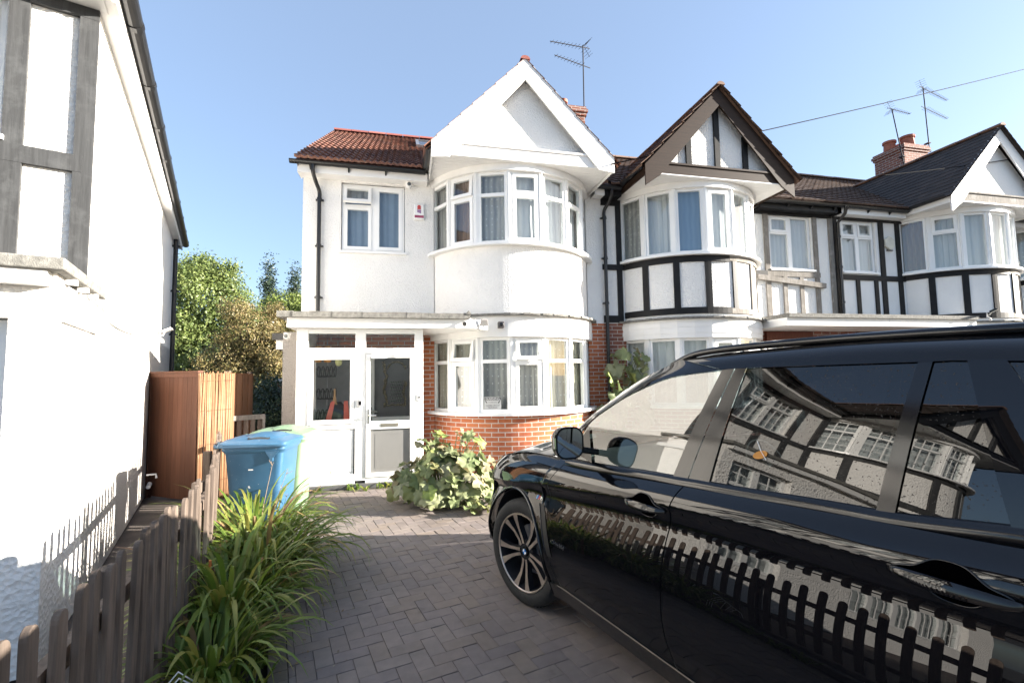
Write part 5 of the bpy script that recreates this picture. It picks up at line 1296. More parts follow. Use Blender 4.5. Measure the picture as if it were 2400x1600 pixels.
m = MB(); m.box((-0.05, -0.05, -0.05), (0.05, 0.12, 0.05)); m.build('sensor_case', m_plain('weathered_black_case', (0.07, 0.065, 0.065), 0.7, 0.3, 30), o, bevel=0.01)
m = MB(T((0, -0.052, 0.0))); m.lathe([(0, -0.004), (0.03, -0.003), (0.035, 0.004)], 16, 'Y'); m.build('lens', TRIM, o, smooth=True)
# alarm boxes
o = empty('alarm_box', (0.235, 8.45, 4.47), 0, 'white rectangular alarm box with red emblem on the upper white wall', 'alarm box')
m = MB(); m.box((-0.092, -0.062, 0.0), (0.092, 0.0, 0.285)); m.build('alarm_case', UPVC, o, bevel=0.018)
RED = m_plain('alarm_red', (0.55, 0.06, 0.05), 0.4); MAUVE = m_plain('strobe_lens_maroon', (0.30, 0.06, 0.11), 0.2)
m = MB(); m.box((-0.082, -0.0645, 0.028), (0.082, -0.055, 0.078)); m.build('strobe_lens', MAUVE, o, bevel=0.004)
m = MB()
def em(P): m.add([(x, -0.0635, z) for x, z in P], [tuple(range(len(P)))])
em([(-0.035, 0.265), (0.035, 0.265), (0.02, 0.250), (0.035, 0.235), (0.030, 0.21), (0.036, 0.185), (-0.036, 0.185), (-0.030, 0.21), (-0.035, 0.235), (-0.02, 0.250)]); m.build('emblem', RED, o, recalc=False)
m = MB(); em([(-0.036, 0.18), (0.036, 0.178), (0.036, 0.105), (0.01, 0.115), (-0.034, 0.13)]); m.build('emblem_base', m_plain('emblem_mauve', (0.32, 0.20, 0.36), 0.4), o, recalc=False)
o = empty('alarm_box', (11.13, 8.45, 4.42), 0, 'cream hexagonal alarm box between the two black timbers', 'alarm box')
m = MB(); m.prism([(0.17 * cos(pi / 3 * k + pi / 6) * 0.95, -0.06, 0.15 + 0.17 * sin(pi / 3 * k + pi / 6)) for k in range(6)], (0, 0.06, 0)); m.build('alarm_case', m_plain('cream_case', (0.62, 0.60, 0.52), 0.4), o, bevel=0.02)
m = MB(); m.box((-0.08, -0.05, -0.035), (0.08, -0.005, -0.012)); m.build('strobe_lens', TRIM, o, bevel=0.005)
# doorbell + key safe
o = empty('door_bell', (0.20, 7.258, 1.25), 0, 'small grey doorbell plate on the right porch post', 'doorbell'); m = MB(); m.box((-0.038, -0.018, 0), (0.038, 0, 0.10)); m.build('bell_plate', m_plain('pale_grey_plastic', (0.52, 0.52, 0.52), 0.4), o, bevel=0.006); m = MB(); m.lathe([(0, -0.024), (0.012, -0.022), (0.013, -0.017)], 14, 'Y'); m.M[-1] = Matrix(); m.v = [p + Vector((0, 0, 0.05)) for p in m.v]; m.build('bell_button', TRIM, o, smooth=True)
o = empty('key_safe', (-0.665, 7.258, 1.18), 0, 'small grey key box on the white post beside the porch door', 'key box'); m = MB(); m.box((-0.030, -0.035, 0), (0.030, 0, 0.115)); m.build('box_case', m_plain('mid_grey_metal', (0.45, 0.45, 0.46), 0.4, metal=0.4), o, bevel=0.008); m = MB(); m.box((-0.018, -0.04, 0.03), (0.018, -0.034, 0.085)); m.build('box_cover', TRIM, o)
# warning sign behind the bay glass
Mf, wf = facet_matrix(2); sm = T((2.0, 8.45, 0)) @ Mf
so_ = sm @ Vector((0.10, 0.020, 1.055)); d = sm.to_3x3() @ Vector((1, 0, 0)); ang = atan2(d.y, d.x)
o = empty('warning_sign', so_, ang, 'grey CCTV warning sign in the lower bay window', 'sign')
m = MB(); m.box((0, 0, 0), (0.285, 0.004, 0.205)); m.build('sign_board', m_plain('sign_grey', (0.46, 0.46, 0.45), 0.5), o)
DARKINK = m_plain('sign_ink', (0.03, 0.03, 0.03), 0.5); PALEINK = m_plain('sign_pale', (0.7, 0.7, 0.7), 0.5)
m = MB(); m.quad((0.006, -0.0012, 0.150), (0.279, -0.0012, 0.150), (0.279, -0.0012, 0.198), (0.006, -0.0012, 0.198)); m.build('sign_band', DARKINK, o, recalc=False)
def sgt(body, size, x, z, mat, y=-0.0025, sp=1.0): text_mesh(body, size, mat, 'sign_lettering', o, T((x, y, z)) @ RX(pi / 2), 0.0003, 'CENTER', None, sp)
sgt('WARNING', 0.050, 0.1425, 0.157, PALEINK); sgt('IN OPERATION', 0.020, 0.1425, 0.105, DARKINK); sgt('CLOSED CIRCUIT', 0.030, 0.1425, 0.052, DARKINK); sgt('TELEVISION', 0.030, 0.1425, 0.016, DARKINK)
m = MB()
for s2 in (-1, 1): m.prism([(0.1425 + s2 * a, -0.002, b) for a, b in ((0.128, 0.135), (0.115, 0.142), (0.088, 0.105), (0.100, 0.095))], (0, 0.001, 0))
m.build('camera_symbol', DARKINK, o)
# floodlights on side wall of the left house and on far canopy
def flood(loc, rz, label, mat):
    o = empty('floodlight', loc, rz, label, 'floodlight')
    m = MB(RX(radians(-28))); m.box((-0.10, -0.20, -0.012), (0.10, -0.06, 0.012)); m.box((-0.085, -0.19, 0.012), (0.085, -0.07, 0.03)); m.build('lamp_head', mat, o, bevel=0.006)
    m = MB(RX(radians(-28))); m.quad((-0.085, -0.19, -0.0135), (0.085, -0.19, -0.0135), (0.085, -0.075, -0.0135), (-0.085, -0.075, -0.0135)); m.build('lamp_glass', m_plain('lamp_lens', (0.5, 0.5, 0.48), 0.15), o, recalc=False)
    m = MB(); m.tube([(0, 0, -0.02), (0, -0.05, -0.02), (0, -0.07, 0.03)], 0.012, 8); m.box((-0.04, -0.02, -0.09), (0.04, 0.0, 0.03)); m.tube([(0, -0.01, -0.06), (0, -0.05, -0.1), (0.0, -0.055, -0.14)], 0.022, 10); m.build('bracket', m_plain('grey_bracket', (0.45, 0.44, 0.42), 0.5), o, smooth=True, sharp=40)
lp = WL0 + LDV * 5.55 + LRV * 0.012
flood((lp.x, lp.y, 2.36), radians(19.6 + 90), 'small floodlight with sensor on the sunlit side wall of the left house', m_plain('grey_lamp_case', (0.5, 0.49, 0.46), 0.4))
flood((12.05, 7.24, 2.74), 0.5, 'small black floodlight on the canopy under the far timbered bay', TRIM)

# aerials
def aerial(base, top, booms, label, stay=None):
    base, top = Vector(base), Vector(top); o = empty('tv_aerial', base, 0, label, 'aerial')
    m = MB(); m.tube([(0, 0, 0), top - base], 0.016, 8); m.box((-0.05, -0.03, 0.02), (0.05, 0.12, 0.05)); m.box((-0.05, -0.03, 0.3), (0.05, 0.12, 0.33)); m.build('mast', METAL_DARK, o)
    for (dz, d, L, n, back) in booms:
        d = Vector(d).normalized(); sd = d.cross(Vector((0, 0, 1))).normalized(); c = top - base + Vector((0, 0, dz))
        if d.z == 0 and abs(d.x) + abs(d.y) == 0: continue
        m = MB(); m.tube([c - d * 0.22, c + d * L], 0.010, 6)
        for i in range(n):
            p = c + d * (L * (i + 0.5) / n); h = lerp(0.10, 0.06, i / n); m.tube([p - sd * h, p + sd * h], 0.0045, 5)
        if back:
            for k in (-1, 1):
                for j in range(4):
                    p = c - d * (0.20 - 0.05 * j) + Vector((0, 0, k * (0.05 + 0.05 * (3 - j)))); m.tube([p - sd * 0.13, p + sd * 0.13], 0.0035, 5)
                m.tube([c - d * 0.05, c - d * 0.22 + Vector((0, 0, k * 0.22))], 0.005, 5)
        m.build('antenna', METAL_DARK, o)
    return o
aerial((4.20, 10.05, 7.5), (4.22, 10.05, 9.62), [(-0.05, (-0.95, -0.35, -0.25), 1.05, 9, True), (-0.52, (-0.95, -0.35, -0.08), 0.9, 9, False)], 'tall tv aerial with two antennas above the white gable chimney')
aerial((15.38, 11.0, 8.0), (15.05, 11.0, 9.85), [(-0.02, (1, 0.15, 0.03), 0.95, 10, True)], 'leaning tv aerial on the left side of the brick chimney')
aerial((16.48, 11.0, 8.55), (16.42, 11.0, 10.75), [(-0.05, (1, 0.25, 0.02), 1.7, 18, True), (-0.72, (1, 0.25, 0.02), 1.6, 14, False)], 'tall tv aerial with two long antennas right of the brick chimney')
aerial((7.1, 14.6, 7.2), (7.1, 14.6, 8.9), [(-0.05, (1, 0.2, 0), 0.9, 8, False)], 'small distant tv aerial just right of white gable')

def ray(px, py):
    return rt * ((px - 1200) / 1080) - up * ((py - 800) / 1080) + fw
def wire(P, Q, sag, r, label):
    P, Q = Vector(P), Vector(Q); m = MB()
    m.tube([P.lerp(Q, t / 40) - Vector((0, 0, sag * 4 * (t / 40) * (1 - t / 40))) for t in range(41)], r, 5)
    return tag(m.build('telephone_wire', CABLE, smooth=True), label, 'wire', 'overhead telephone wires')
wire((3.52, 7.26, 5.28), (28.24, 11.98, 14.65), 0.10, 0.011, 'telephone wire from the white gable rising to the top right')
wire((9.60, 7.39, 5.63), (18.40, 7.47, 7.49), 0.10, 0.009, 'lower telephone wire crossing in front of the dark gable roof')

# things inside the porch
BLACKW = m_plain('black_wire_rack', (0.012, 0.012, 0.012), 0.4)
o = empty('shoe_rack', (-1.20, 8.05, 0.62), 0, 'three-tier black shoe rack seen through the left porch window', 'rack')
for z in (0.32, 0.66, 1.02):
    m = MB(); m.tube([(-0.20, 0, z), (0.08, 0, z)], 0.012, 8)
    for i in range(5):
        x = -0.19 + i * 0.065; m.tube(polyline([(x - 0.03, -0.02, z + 0.14), (x - 0.012, -0.02, z + 0.02), (x + 0.005, -0.02, z), (x + 0.02, -0.02, z + 0.05), (x + 0.022, -0.02, z + 0.15), (x, -0.02, z + 0.16), (x - 0.01, -0.02, z + 0.1)], 18), 0.008, 6)
    m.build('rack_tier', BLACKW, o, smooth=True)
m = MB(); m.tube([(-0.06, 0.03, -0.6), (-0.06, 0.03, 1.62)], 0.012, 8); m.build('rack_post', METAL, o)
ORANGE = m_plain('orange_paper', (0.62, 0.26, 0.04), 0.6)
for i, x in enumerate((-1.34, -1.20)):
    o = empty('hanging_lantern', (x, 7.72, 1.86), 0, ('left' if i == 0 else 'right') + ' one of two round orange lanterns hanging inside the porch', 'lantern', 'orange lanterns in the porch')
    m = MB(); m.lathe([(0.0, 0.0), (0.045, 0.0), (0.066, 0.05), (0.072, 0.12), (0.066, 0.19), (0.04, 0.25), (0, 0.265)], 20); m.build('lantern_shade', ORANGE, o, smooth=True)
    m = MB(); m.tube([(0, 0, 0.26), (0, 0, 0.46)], 0.003, 5); m.build('cord', CABLE, o)
o = empty('hanging_ornament', (-1.04, 7.75, 1.80), 0, 'pale yellow round ornament hanging in the left porch window', 'ornament'); m = MB(); m.lathe([(0, 0), (0.04, 0.015), (0.055, 0.06), (0.045, 0.11), (0.0, 0.13)], 18); m.build('ornament_ball', m_plain('pale_yellow', (0.62, 0.62, 0.28), 0.5), o, smooth=True); m = MB(); m.tube([(0, 0, 0.12), (0, 0, 0.5)], 0.003, 5); m.build('cord', CABLE, o)
o = empty('backpack', (-1.08, 7.85, 0.55), 0.2, 'black bag with red straps in the lower porch window', 'bag')
m = MB(); loft(m, [[(a[0], a[1], z) for a in rrect(0.30 * k, 0.20 * k, 0, 0.06 * k)] for z, k in ((0, .8), (0.05, 1), (0.4, 1), (0.62, .85), (0.68, .5))]); m.build('bag_body', m_plain('black_nylon', (0.015, 0.015, 0.017), 0.7, 0.3, 20, 0.3, 60), o, smooth=True)
REDS = m_plain('coral_red_strap', (0.50, 0.10, 0.07), 0.6)
for x0, x1 in ((-0.20, -0.06), (0.15, 0.13)):
    m = MB(); m.grid(lambda u, v: (lerp(x0, x1, v) + (u - 0.5) * 0.085 * (1.3 - v * 0.6), -0.13 - 0.04 * sin(pi * v), 0.12 + 0.58 * v), 4, 12); m.build('strap', REDS, o, smooth=True)
o = empty('wooden_paddle', (-1.10, 7.78, 1.02), 0, 'small light brown wooden paddle behind the porch window', 'paddle'); m = MB(); P = [(-0.012, 0.42), (-0.016, 0.30), (-0.04, 0.18), (-0.052, 0.08), (-0.035, 0.0), (0.035, 0.0), (0.052, 0.08), (0.04, 0.18), (0.016, 0.30), (0.012, 0.42)]; m.prism([(x, 0, z) for x, z in P], (0, 0.02, 0)); m.build('paddle_blade', m_wood('light_wood', (0.40, 0.24, 0.12), 0.5), o, bevel=0.004)
# gilt wall hanging behind the inner glazing
o = empty('wall_hanging', (-0.20, 8.47, 1.05), 0, 'ornate gold and green hanging behind the inner door glass', 'wall hanging')
GOLD = m_island('tarnished_gilt', [(0.20, 0.17, 0.09), (0.14, 0.12, 0.07), (0.26, 0.23, 0.14)], 0.4, None, 0.5, 60)
m = MB(); rnd = random.Random(3)
def blob(x, z, r): m.push(T((x, 0, z))); m.lathe([(0, -0.03), (r * 0.6, -0.022), (r, 0.0)], 8, 'Y'); m.pop()
for i in range(60): t = i / 60; blob(-0.16 + 0.02 * sin(t * 12) + rnd.uniform(-.02, .02), 0.05 + 0.8 * t, rnd.uniform(0.012, 0.024))
for i in range(40): t = i / 40; blob(0.17 + 0.02 * sin(t * 9) + rnd.uniform(-.02, .02), 0.05 + 0.45 * t, rnd.uniform(0.010, 0.02))
for i in range(30): a = pi * i / 30; blob(0.04 + 0.15 * cos(a) + rnd.uniform(-.01, .01), 0.70 + 0.13 * sin(a), rnd.uniform(0.010, 0.02))
for i in range(24): blob(lerp(-0.15, 0.18, i / 24), 0.07 + rnd.uniform(-.02, .02), 0.014)
m.build('gilt_border', GOLD, o, smooth=True)
m = MB(); rnd = random.Random(5)
for i in range(5):
    for j in range(7): blob(-0.06 + i * 0.04 + 0.02 * (j % 2), 0.14 + j * 0.055, 0.012)
m.build('beadwork', m_plain('jade_bead', (0.13, 0.20, 0.14), 0.3), o, smooth=True)
# white wire rack and orange stake among the plants
o = empty('wire_rack', pav(-0.36, 2.70, 0.0), 0.5, 'white bent wire rack at the bottom edge beside the grassy plants', 'rack')
m = MB(); 
for k in range(3):
    y = -0.03 + 0.03 * k; m.tube([(-0.16, y, 0.02), (-0.15, y, 0.10 + 0.01 * k), (0.0, y + 0.01, 0.235 + 0.015 * k), (0.12, y + 0.02, 0.13), (0.16, y, 0.02)], 0.004, 6)
for x in (-0.10, -0.05, 0.0): m.tube([(x, -0.03, 0.14 + (x + .1) * 0.8), (x + 0.015, 0.03, 0.05)], 0.0035, 6)
m.build('wires', WHITE_PAINT, o, smooth=True)
m = MB(); m.tube([(-1.22, 3.45, 0.0), (-1.235, 3.44, 0.46)], 0.009, 8); tag(m.build('plant_stake', m_plain('rusty_orange_cane', (0.42, 0.13, 0.03), 0.6)), 'thin orange cane stuck upright among the grassy leaves', 'stake')

# ------------------------------------------------------------------ plants
def strap_clump(loc, n, hgt, spread, seed, label, mat, lean=(0.35, -0.1), dead=None):
    rnd = random.Random(seed); o = empty('daylily_clump', loc, 0, label, 'plant', 'strap-leaved plants along the fence'); m = MB(); dm = MB()
    for i in range(n):
        a = rnd.uniform(0, 2 * pi); r0_ = spread * 0.36 * sqrt(rnd.random()); L = hgt * rnd.uniform(0.6, 1.30); w2 = rnd.uniform(0.008, 0.0165)
        d = Vector((cos(a) + lean[0], sin(a) + lean[1], 0)); d.normalize(); sd = Vector((-d.y, d.x, 0)); p = Vector((r0_ * cos(a), r0_ * sin(a), 0))
        el = radians(rnd.uniform(58, 88)); bend = radians(rnd.uniform(70, 180)); seg = 9; P = []; q = p.copy(); e = el; tw = rnd.uniform(-0.4, 0.4)
        for k in range(seg + 1):
            t = k / seg; ww = w2 * (0.6 + 0.8 * t if t < 0.5 else 1.0 * (1 - ((t - 0.5) / 0.5) ** 1.8) + 0.02)
            s3 = (sd + Vector((0, 0, tw * t))).normalized()
            P.append((q - s3 * ww, q + Vector((0, 0, -0.25 * ww)), q + s3 * ww)); e = el - bend * (t ** 1.5)
            q = q + (d * cos(e) + Vector((0, 0, 1)) * sin(e)) * (L / seg); 
            if q.z < 0.02: q.z = 0.02
        tgt = dm if dead and rnd.random() < dead else m
        tgt.add([x for tr in P for x in tr], [f for k in range(seg) for f in ((3 * k, 3 * k + 1, 3 * k + 4, 3 * k + 3), (3 * k + 1, 3 * k + 2, 3 * k + 5, 3 * k + 4))])
    m.build('leaves', mat, o, smooth=True, recalc=False)
    if dm.v: dm.build('dry_leaves', m_leaf('straw_leaf', [(0.26, 0.18, 0.08), (0.34, 0.22, 0.10), (0.20, 0.10, 0.05)], 0.2), o, smooth=True, recalc=False)
    return o
STRAP = m_leaf('strap_leaf', [(0.085, 0.155, 0.022), (0.125, 0.20, 0.030), (0.19, 0.25, 0.045), (0.095, 0.175, 0.028), (0.30, 0.29, 0.07), (0.11, 0.18, 0.03)], 0.4, 0.45)
strap_clump((-1.02, 2.90, 0), 150, 0.50, 0.5, 1, 'nearest grassy clump, above the white wire rack', STRAP, (0.1, -0.1), 0.03)
strap_clump((-1.12, 3.50, 0), 260, 0.70, 0.6, 2, 'dense arching green clump with the orange cane in it', STRAP, (0.18, -0.1), 0.04)
strap_clump((-1.05, 4.10, 0), 260, 0.72, 0.6, 3, 'widest grassy clump, leaves hanging over the block paving', STRAP, (0.30, -0.1), 0.04)
strap_clump((-1.30, 4.62, 0), 240, 0.78, 0.6, 4, 'sunlit grassy clump with dry stalks directly in front of blue bin', STRAP, (0.15, 0.0), 0.07)
o = empty('dry_flower_stalks', (-1.22, 4.6, 0), 0, 'dry brown flower stalks leaning in front of the blue bin', 'plant stalks'); m = MB(); rnd = random.Random(8)
for i in range(7):
    a = rnd.uniform(0.0, 0.6); L = rnd.uniform(0.6, 0.9); P = [(rnd.uniform(-.12, .12), rnd.uniform(-.1, .1), 0)]; P.append((P[0][0] + a * L * 0.5, P[0][1], L * 0.55)); P.append((P[0][0] + a * L * 1.1, P[0][1] - 0.03, L * 0.95)); m.tube(P, [0.004, 0.003, 0.002], 5)
    for k in range(3): b = Vector(P[2]); m.tube([b, b + Vector((rnd.uniform(-.03, .06), rnd.uniform(-.03, .03), rnd.uniform(0.02, .05)))], 0.002, 5)
m.build('stalks', m_plain('dry_stalk', (0.26, 0.19, 0.12), 0.9), o)

def lobed_leaf(m, c, nrm, tip, size, rnd):
    nrm = nrm.normalized(); tip = (tip - nrm * tip.dot(nrm)).normalized(); sd = nrm.cross(tip); R, A = 5, 40; vs = [c]
    curl = rnd.uniform(-0.1, 0.55); ph = rnd.uniform(0, 6.28); fold = rnd.uniform(0.0, 0.5); ph2 = rnd.uniform(0, 6.28)
    for r in range(1, R + 1):
        f = r / R
        for k in range(A):
            a = 2 * pi * k / A
            lob = 0.90 + 0.10 * cos(5 * a) + 0.035 * sin(17 * a + ph)
            notch = 1 - 0.55 * math.exp(-((abs(a - pi)) / 0.30) ** 2)
            rr = size * f * (1 + (lob * notch - 1) * f ** 1.5)
            h = -curl * size * f ** 2 * 0.6 + fold * size * abs(sin(a)) * f * 0.5 + 0.13 * size * sin(3 * a + ph) * f ** 2 + 0.10 * size * sin(7 * a + ph2) * f ** 3
            vs.append(c + tip * (cos(a) * rr + 0.25 * size) + sd * (sin(a) * rr) + nrm * h)
    fs = [(0, 1 + k, 1 + (k + 1) % A) for k in range(A)] + [(1 + r * A + k, 1 + (r + 1) * A + k, 1 + (r + 1) * A + (k + 1) % A, 1 + r * A + (k + 1) % A) for r in range(R - 1) for k in range(A)]
    m.add(vs, fs)
SQ = m_leaf('squash_leaf', [(0.13, 0.18, 0.065), (0.19, 0.22, 0.10), (0.24, 0.265, 0.14), (0.16, 0.21, 0.08), (0.30, 0.31, 0.19), (0.20, 0.165, 0.09), (0.21, 0.28, 0.07)], 0.3, 0.6)
STEM = m_plain('green_stem', (0.16, 0.20, 0.07), 0.6)
def squash(loc, spots, label, seed, size=(0.07, 0.145)):
    rnd = random.Random(seed); o = empty('squash_plant', loc, 0, label, 'plant'); m, st = MB(), MB(); L = Vector(loc)
    for (x, y, z, out) in spots:
        p = Vector((x, y, z)); s = rnd.uniform(*size)
        nrm = Vector(out) + Vector((rnd.uniform(-.9, .9), rnd.uniform(-.9, .9), rnd.uniform(-.3, .8)))
        lobed_leaf(m, p, nrm, Vector((rnd.uniform(-1, 1), rnd.uniform(-1, .3), rnd.uniform(-1.2, -.1))), s, rnd)
        q = Vector((p.x * 0.55, p.y * 0.55 + 0.05, max(0, p.z - 0.45))); st.tube(polyline([q, (q + p) * 0.5 + Vector((0, 0, 0.06)), p], 6), 0.006, 5)
    m.build('leaves', SQ, o, smooth=True, recalc=False); st.build('stems', STEM, o, smooth=True)
    return o
rnd = random.Random(17); spots = []
for i in range(170):
    a = rnd.uniform(pi * 0.95, pi * 2.05); e = rnd.uniform(0.0, pi / 2); r = rnd.uniform(0.75, 1.02)
    x, y, z = 0.74 * cos(a) * cos(e) * r, 0.66 * sin(a) * cos(e) * r, 0.08 + 0.52 * sin(e) * r + 0.05
    spots.append((x, y, z, (x * 1.2 + 0.3, y * 1.2 - 0.25, z * 0.9 + 0.35)))
for i in range(16): spots.append((rnd.uniform(-.35, .55), rnd.uniform(-.05, .3), rnd.uniform(0.62, 0.86), (0.3, -0.4, 0.8)))
for i in range(10): spots.append((rnd.uniform(0.0, .6), rnd.uniform(-.80, -.55), rnd.uniform(0.06, 0.14), (0.2, -0.4, 0.8)))
squash((0.55, 6.25, 0), spots, 'sprawling squash plant with broad pale leaves in front of the brick bay', 5)
rnd = random.Random(23); spots = []
for i in range(60):
    t = rnd.random(); z = lerp(0.3, 2.05, t); spots.append((rnd.uniform(-.45, .45) * (1.1 - t * 0.4) + 0.15 * t, rnd.uniform(-.25, .1), z, (0.4, -0.9, 0.4)))
squash((3.95, 8.05, 0), spots, 'climbing squash plant growing up the brickwork between two bay windows', 6, (0.11, 0.19))
# weeds by the porch
m = MB(); rnd = random.Random(4)
for (cx, cy, n) in ((-1.25, 7.14, 14), (-0.75, 7.15, 26), (-0.62, 7.05, 16), (-0.2, 7.14, 16), (-0.35, 7.12, 10)) + tuple((pav(-0.08, 1.9 + 0.2 * k).x, pav(-0.08, 1.9 + 0.2 * k).y, 22) for k in range(10)):
    for i in range(n):
        a = rnd.uniform(0, 6.28); L = rnd.uniform(0.05, 0.15); p = Vector((cx + rnd.uniform(-.08, .08), cy + rnd.uniform(-.05, .05), 0)); d = Vector((cos(a) * 0.7, sin(a) * 0.7, 1)).normalized() * L; s = Vector((-sin(a), cos(a), 0)) * 0.008
        m.add([p - s, p + s, p + d * 0.6 + s * 1.3, p + d + Vector((0, 0, -L * .2)), p + d * 0.6 - s * 1.3], [(0, 1, 2, 3, 4)])
tag(m.build('weeds', STRAP, recalc=False), 'small weeds growing along the paving edges', 'weeds', None, 'stuff')

m = MB(); rnd = random.Random(77)
for i in range(150):
    lo, la = rnd.uniform(0.3, 5.2), min(2.2, abs(rnd.gauss(0, 0.35))) + 0.02
    p = pav(la, lo, 0.006 + rnd.uniform(0, .006)); r = rnd.uniform(0.006, 0.018); a = rnd.uniform(0, 6.28)
    if p.y > 7.0: continue
    d = Vector((cos(a), sin(a), rnd.uniform(-.1, .3))) * r; q = Vector((-sin(a), cos(a), rnd.uniform(-.2, .2))) * r * 0.5
    m.add([p - d, p + q, p + d, p - q], [(0, 1, 2, 3)])
tag(m.build('leaf_litter', m_island('dry_litter', [(0.16, 0.10, 0.05), (0.26, 0.19, 0.10), (0.10, 0.07, 0.04), (0.32, 0.29, 0.22)], 0.9), recalc=False), 'small dry leaves and bits scattered on the paving', 'leaf litter', None, 'stuff')

def tree(name, loc, h, lumps, nleaf, ls, mat, bark, label, seed, group=None, droop=0.3, trunk_r=0.18, limbs=7):
    rnd = random.Random(seed); o = empty(name, loc, 0, label, 'tree', group); m = MB(); vs, fs = [], []
    extra = []
    for c, r in lumps:
        for _ in range(5):
            v = Vector((rnd.gauss(0, 1), rnd.gauss(0, 1), rnd.gauss(0, 1) + 0.35)).normalized(); k = rnd.uniform(0.20, 0.42)
            extra.append(((c[0] + v.x * r[0] * 1.02, c[1] + v.y * r[1] * 1.02, c[2] + v.z * r[2] * 1.02), (r[0] * k, r[1] * k, r[2] * k)))
    lumps = [(c, (r[0] * 0.9, r[1] * 0.9, r[2] * 0.9)) for c, r in lumps] + extra
    tot = sum(r[0] * r[1] * r[2] for _, r in lumps)
    for c, r in lumps:
        k = int(nleaf * (r[0] * r[1] * r[2]) ** 0.7 / sum((q[0] * q[1] * q[2]) ** 0.7 for _, q in lumps))
        # twigs: small clusters of leaves near the shell
        for t in range(max(1, k // 9)):
            v = Vector((rnd.gauss(0, 1), rnd.gauss(0, 1), rnd.gauss(0, 1))).normalized(); rad = rnd.uniform(0.72, 1.03) if rnd.random() < 0.72 else rnd.uniform(0.25, 1.10)
            cc = Vector(c) + Vector((v.x * r[0], v.y * r[1], v.z * r[2])) * rad
            if cc.z < 0.1: continue
            for q in range(9):
                p = cc + Vector((rnd.gauss(0, 1), rnd.gauss(0, 1), rnd.gauss(0, .8))) * ls * 1.5
                n = (v + Vector((rnd.uniform(-1, 1), rnd.uniform(-1, 1), rnd.uniform(-.4, 1)))).normalized()
                a = n.cross(Vector((rnd.uniform(-1, 1), rnd.uniform(-1, 1), -droop))).normalized(); b = n.cross(a); L = ls * rnd.uniform(0.7, 1.3); W2 = L * 0.45
                i0 = len(vs); vs += [p - a * L * 0.6, p + b * W2 * 0.6 - a * 0.1 * L, p + a * L * 0.6, p - b * W2 * 0.6 - a * 0.1 * L]; fs.append((i0, i0 + 1, i0 + 2, i0 + 3))
    m.add(vs, fs); m.build('crown', mat, o, recalc=False)
    m = MB(); top = Vector((0, 0, h * 0.75)); m.tube([(0, 0, -0.1), (0.05, 0.02, h * 0.3), (0.0, 0.05, h * 0.55), top], [trunk_r, trunk_r * .8, trunk_r * .5, trunk_r * .2], 8)
    for i in range(limbs):
        c, r = lumps[i % len(lumps)]; s = Vector((0, 0, h * rnd.uniform(0.18, 0.5))); e = Vector(c) + Vector((rnd.uniform(-.5, .5) * r[0], rnd.uniform(-.5, .5) * r[1], rnd.uniform(-.2, .6) * r[2])); m.tube(polyline([s, s.lerp(e, .5) + Vector((0, 0, .2)), e], 6), [trunk_r * .4 * (1 - k / 8) for k in range(7)], 6)
    m.build('trunk', bark, o, smooth=True); return o
BARK = m_plain('brown_bark', (0.10, 0.075, 0.055), 0.9, 0.4, 8, 0.6, 40)
GREEN1 = m_leaf('green_ash_leaf', [(0.115, 0.165, 0.045), (0.155, 0.205, 0.060), (0.20, 0.235, 0.075), (0.125, 0.18, 0.06)], 0.35)
YGREEN = m_leaf('yellow_green_leaf', [(0.15, 0.20, 0.04), (0.20, 0.24, 0.06), (0.12, 0.17, 0.04)], 0.35)
OLIVE = m_leaf('brown_olive_leaf', [(0.20, 0.145, 0.060), (0.24, 0.19, 0.08), (0.15, 0.145, 0.05), (0.27, 0.19, 0.09)], 0.3)
DARKG = m_leaf('dark_blue_green_leaf', [(0.030, 0.055, 0.032), (0.045, 0.07, 0.045), (0.025, 0.045, 0.03)], 0.2)
IVY = m_leaf('dark_ivy_leaf', [(0.020, 0.040, 0.015), (0.03, 0.055, 0.02), (0.045, 0.07, 0.03)], 0.2)
rnd = random.Random(2)
L1 = [((0, 0, 4.6), (1.6, 1.5, 1.9)), ((-1.5, 0, 3.7), (1.5, 1.4, 1.5)), ((1.3, -.2, 3.5), (1.2, 1.2, 1.4)), ((0.2, -.6, 2.4), (1.8, 1.4, 1.4)), ((-1.6, -.4, 1.8), (1.5, 1.3, 1.3)), ((-0.6, 0, 5.9), (0.8, 0.8, 0.9)), ((0.6, 0.1, 5.6), (0.7, 0.7, 0.8)), ((1.6, -.3, 1.6), (1.2, 1.2, 1.2))]
def far(L, f): return [((c[0] * f, c[1] * f, 1.63 + (c[2] - 1.63) * f), (r[0] * f, r[1] * f, r[2] * f)) for c, r in L]
tree('broadleaf_tree', (-10.9, 29.0, 0), 8.0, far(L1, 1.35), 62000, 0.15, GREEN1, BARK, 'large leafy green tree behind the left house', 41)
L2 = [((0, 0, 2.6), (1.0, 0.9, 1.0)), ((0.75, -.2, 2.1), (0.8, 0.8, 0.9)), ((-0.7, 0, 1.9), (0.8, 0.8, 0.8)), ((0.4, -.3, 1.2), (1.0, 0.8, 0.9)), ((-0.6, -.3, 1.2), (0.8, .8, .7))]
tree('brown_leaved_tree', (-6.6, 22.6, 0.4), 4.4, far(L2, 1.45), 52000, 0.085, OLIVE, BARK, 'brownish olive bushy tree above the board fence', 42, limbs=10)
L3 = [((0, 0, 3.9), (1.7, 1.4, 1.3)), ((1.6, 0, 3.6), (1.5, 1.3, 1.2)), ((-1.2, 0, 3.2), (1.2, 1.2, 1.0)), ((0.6, 0, 2.2), (2.0, 1.4, 1.4))]
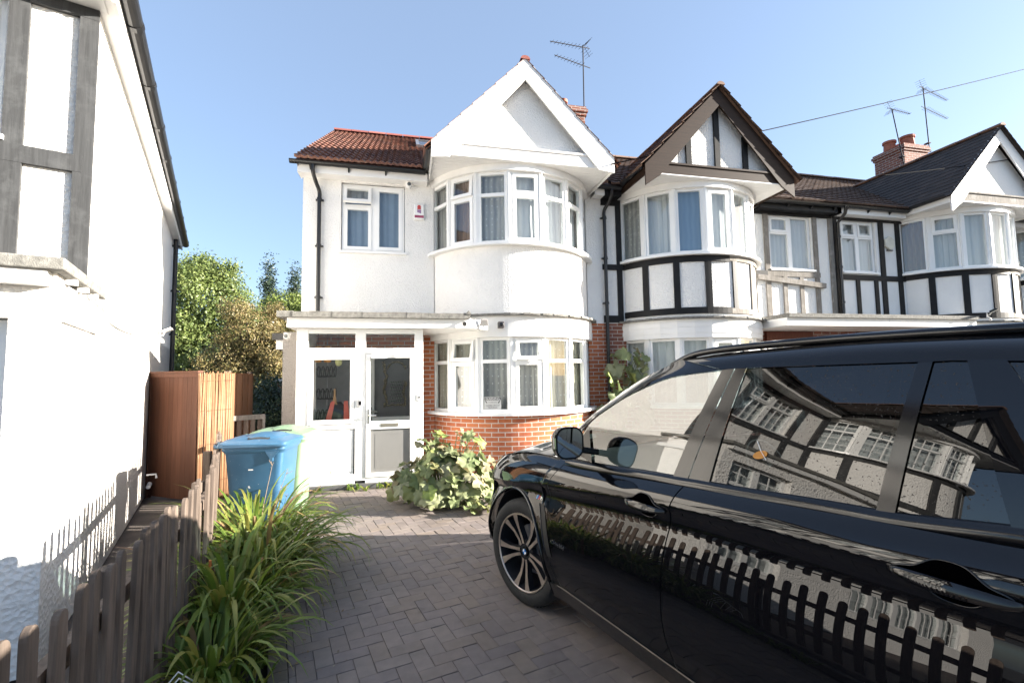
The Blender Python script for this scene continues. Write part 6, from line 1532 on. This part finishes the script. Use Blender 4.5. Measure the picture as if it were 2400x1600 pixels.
tree('yellow_green_tree', (-8.0, 35.0, 1.5), 6.2, far(L3, 1.32), 40000, 0.15, YGREEN, BARK, 'light yellow-green tree rising behind the brownish one', 43)
def conifer(loc, h, w2, label, seed):
    rnd = random.Random(seed); lumps = []
    for i in range(13):
        t = i / 12; lumps.append(((rnd.uniform(-.3, .3) * w2 * (1 - t), 0, h * (0.25 + 0.72 * t)), (w2 * (1.05 - t) * rnd.uniform(.6, 1), w2 * (1.05 - t), h * 0.055)))
    tree('tall_dark_tree', loc, h, lumps, 16000, 0.17, DARKG, BARK, label, seed, 'tall dark trees far behind', 0.8, 0.2, 5)
conifer((-10.7, 40, 0), 11.4, 1.35, 'tall dark narrow tree far away, left of two', 51); conifer((-8.75, 40, 0), 10.9, 1.1, 'tall dark narrow tree far away beside white house corner', 52)
L4 = [((0, 0, 0.7), (0.75, 1.2, 0.75)), ((0.1, -.6, 0.5), (0.6, 0.7, 0.6)), ((-.2, .8, 0.9), (0.6, .8, .7))]
tree('ivy_bush', (-3.15, 12.6, 0), 1.4, L4, 16000, 0.06, IVY, BARK, 'dark green ivy bush in the shade at the end of the passage', 61, None, 0.5, 0.05, 4)
# things at the end of the passage
o = empty('brick_outbuilding', (-3.6, 16.6, 0), 0, 'small orange brick outbuilding with white fascia at the passage end', 'outbuilding')
m = MB(); m.box((-0.55, 0, 0), (2.2, 2.0, 1.50)); m.build('wall', BRICK, o); m = MB(); m.box((-0.65, -0.08, 1.50), (2.3, 2.1, 1.60)); m.build('fascia', WHITE_PAINT, o); m = MB(); m.box((-0.68, -0.1, 1.602), (2.33, 2.12, 1.63)); m.build('roof', FELT, o)
m = MB(W0); m.box((-2.42, 9.30, 2.34), (-1.752, 12.2, 2.46)); m.build('lean_to_roof', BLACK_PLASTIC, root0); m = MB(W0); m.box((-2.36, 9.34, 2.16), (-1.752, 12.1, 2.338)); m.build('lean_to_fascia', WHITE_PAINT, root0); m = MB(W0); m.box((-2.05, 9.5, 0), (-1.752, 12.0, 2.158)); m.build('lean_to_wall', BRICK_DARK, root0)
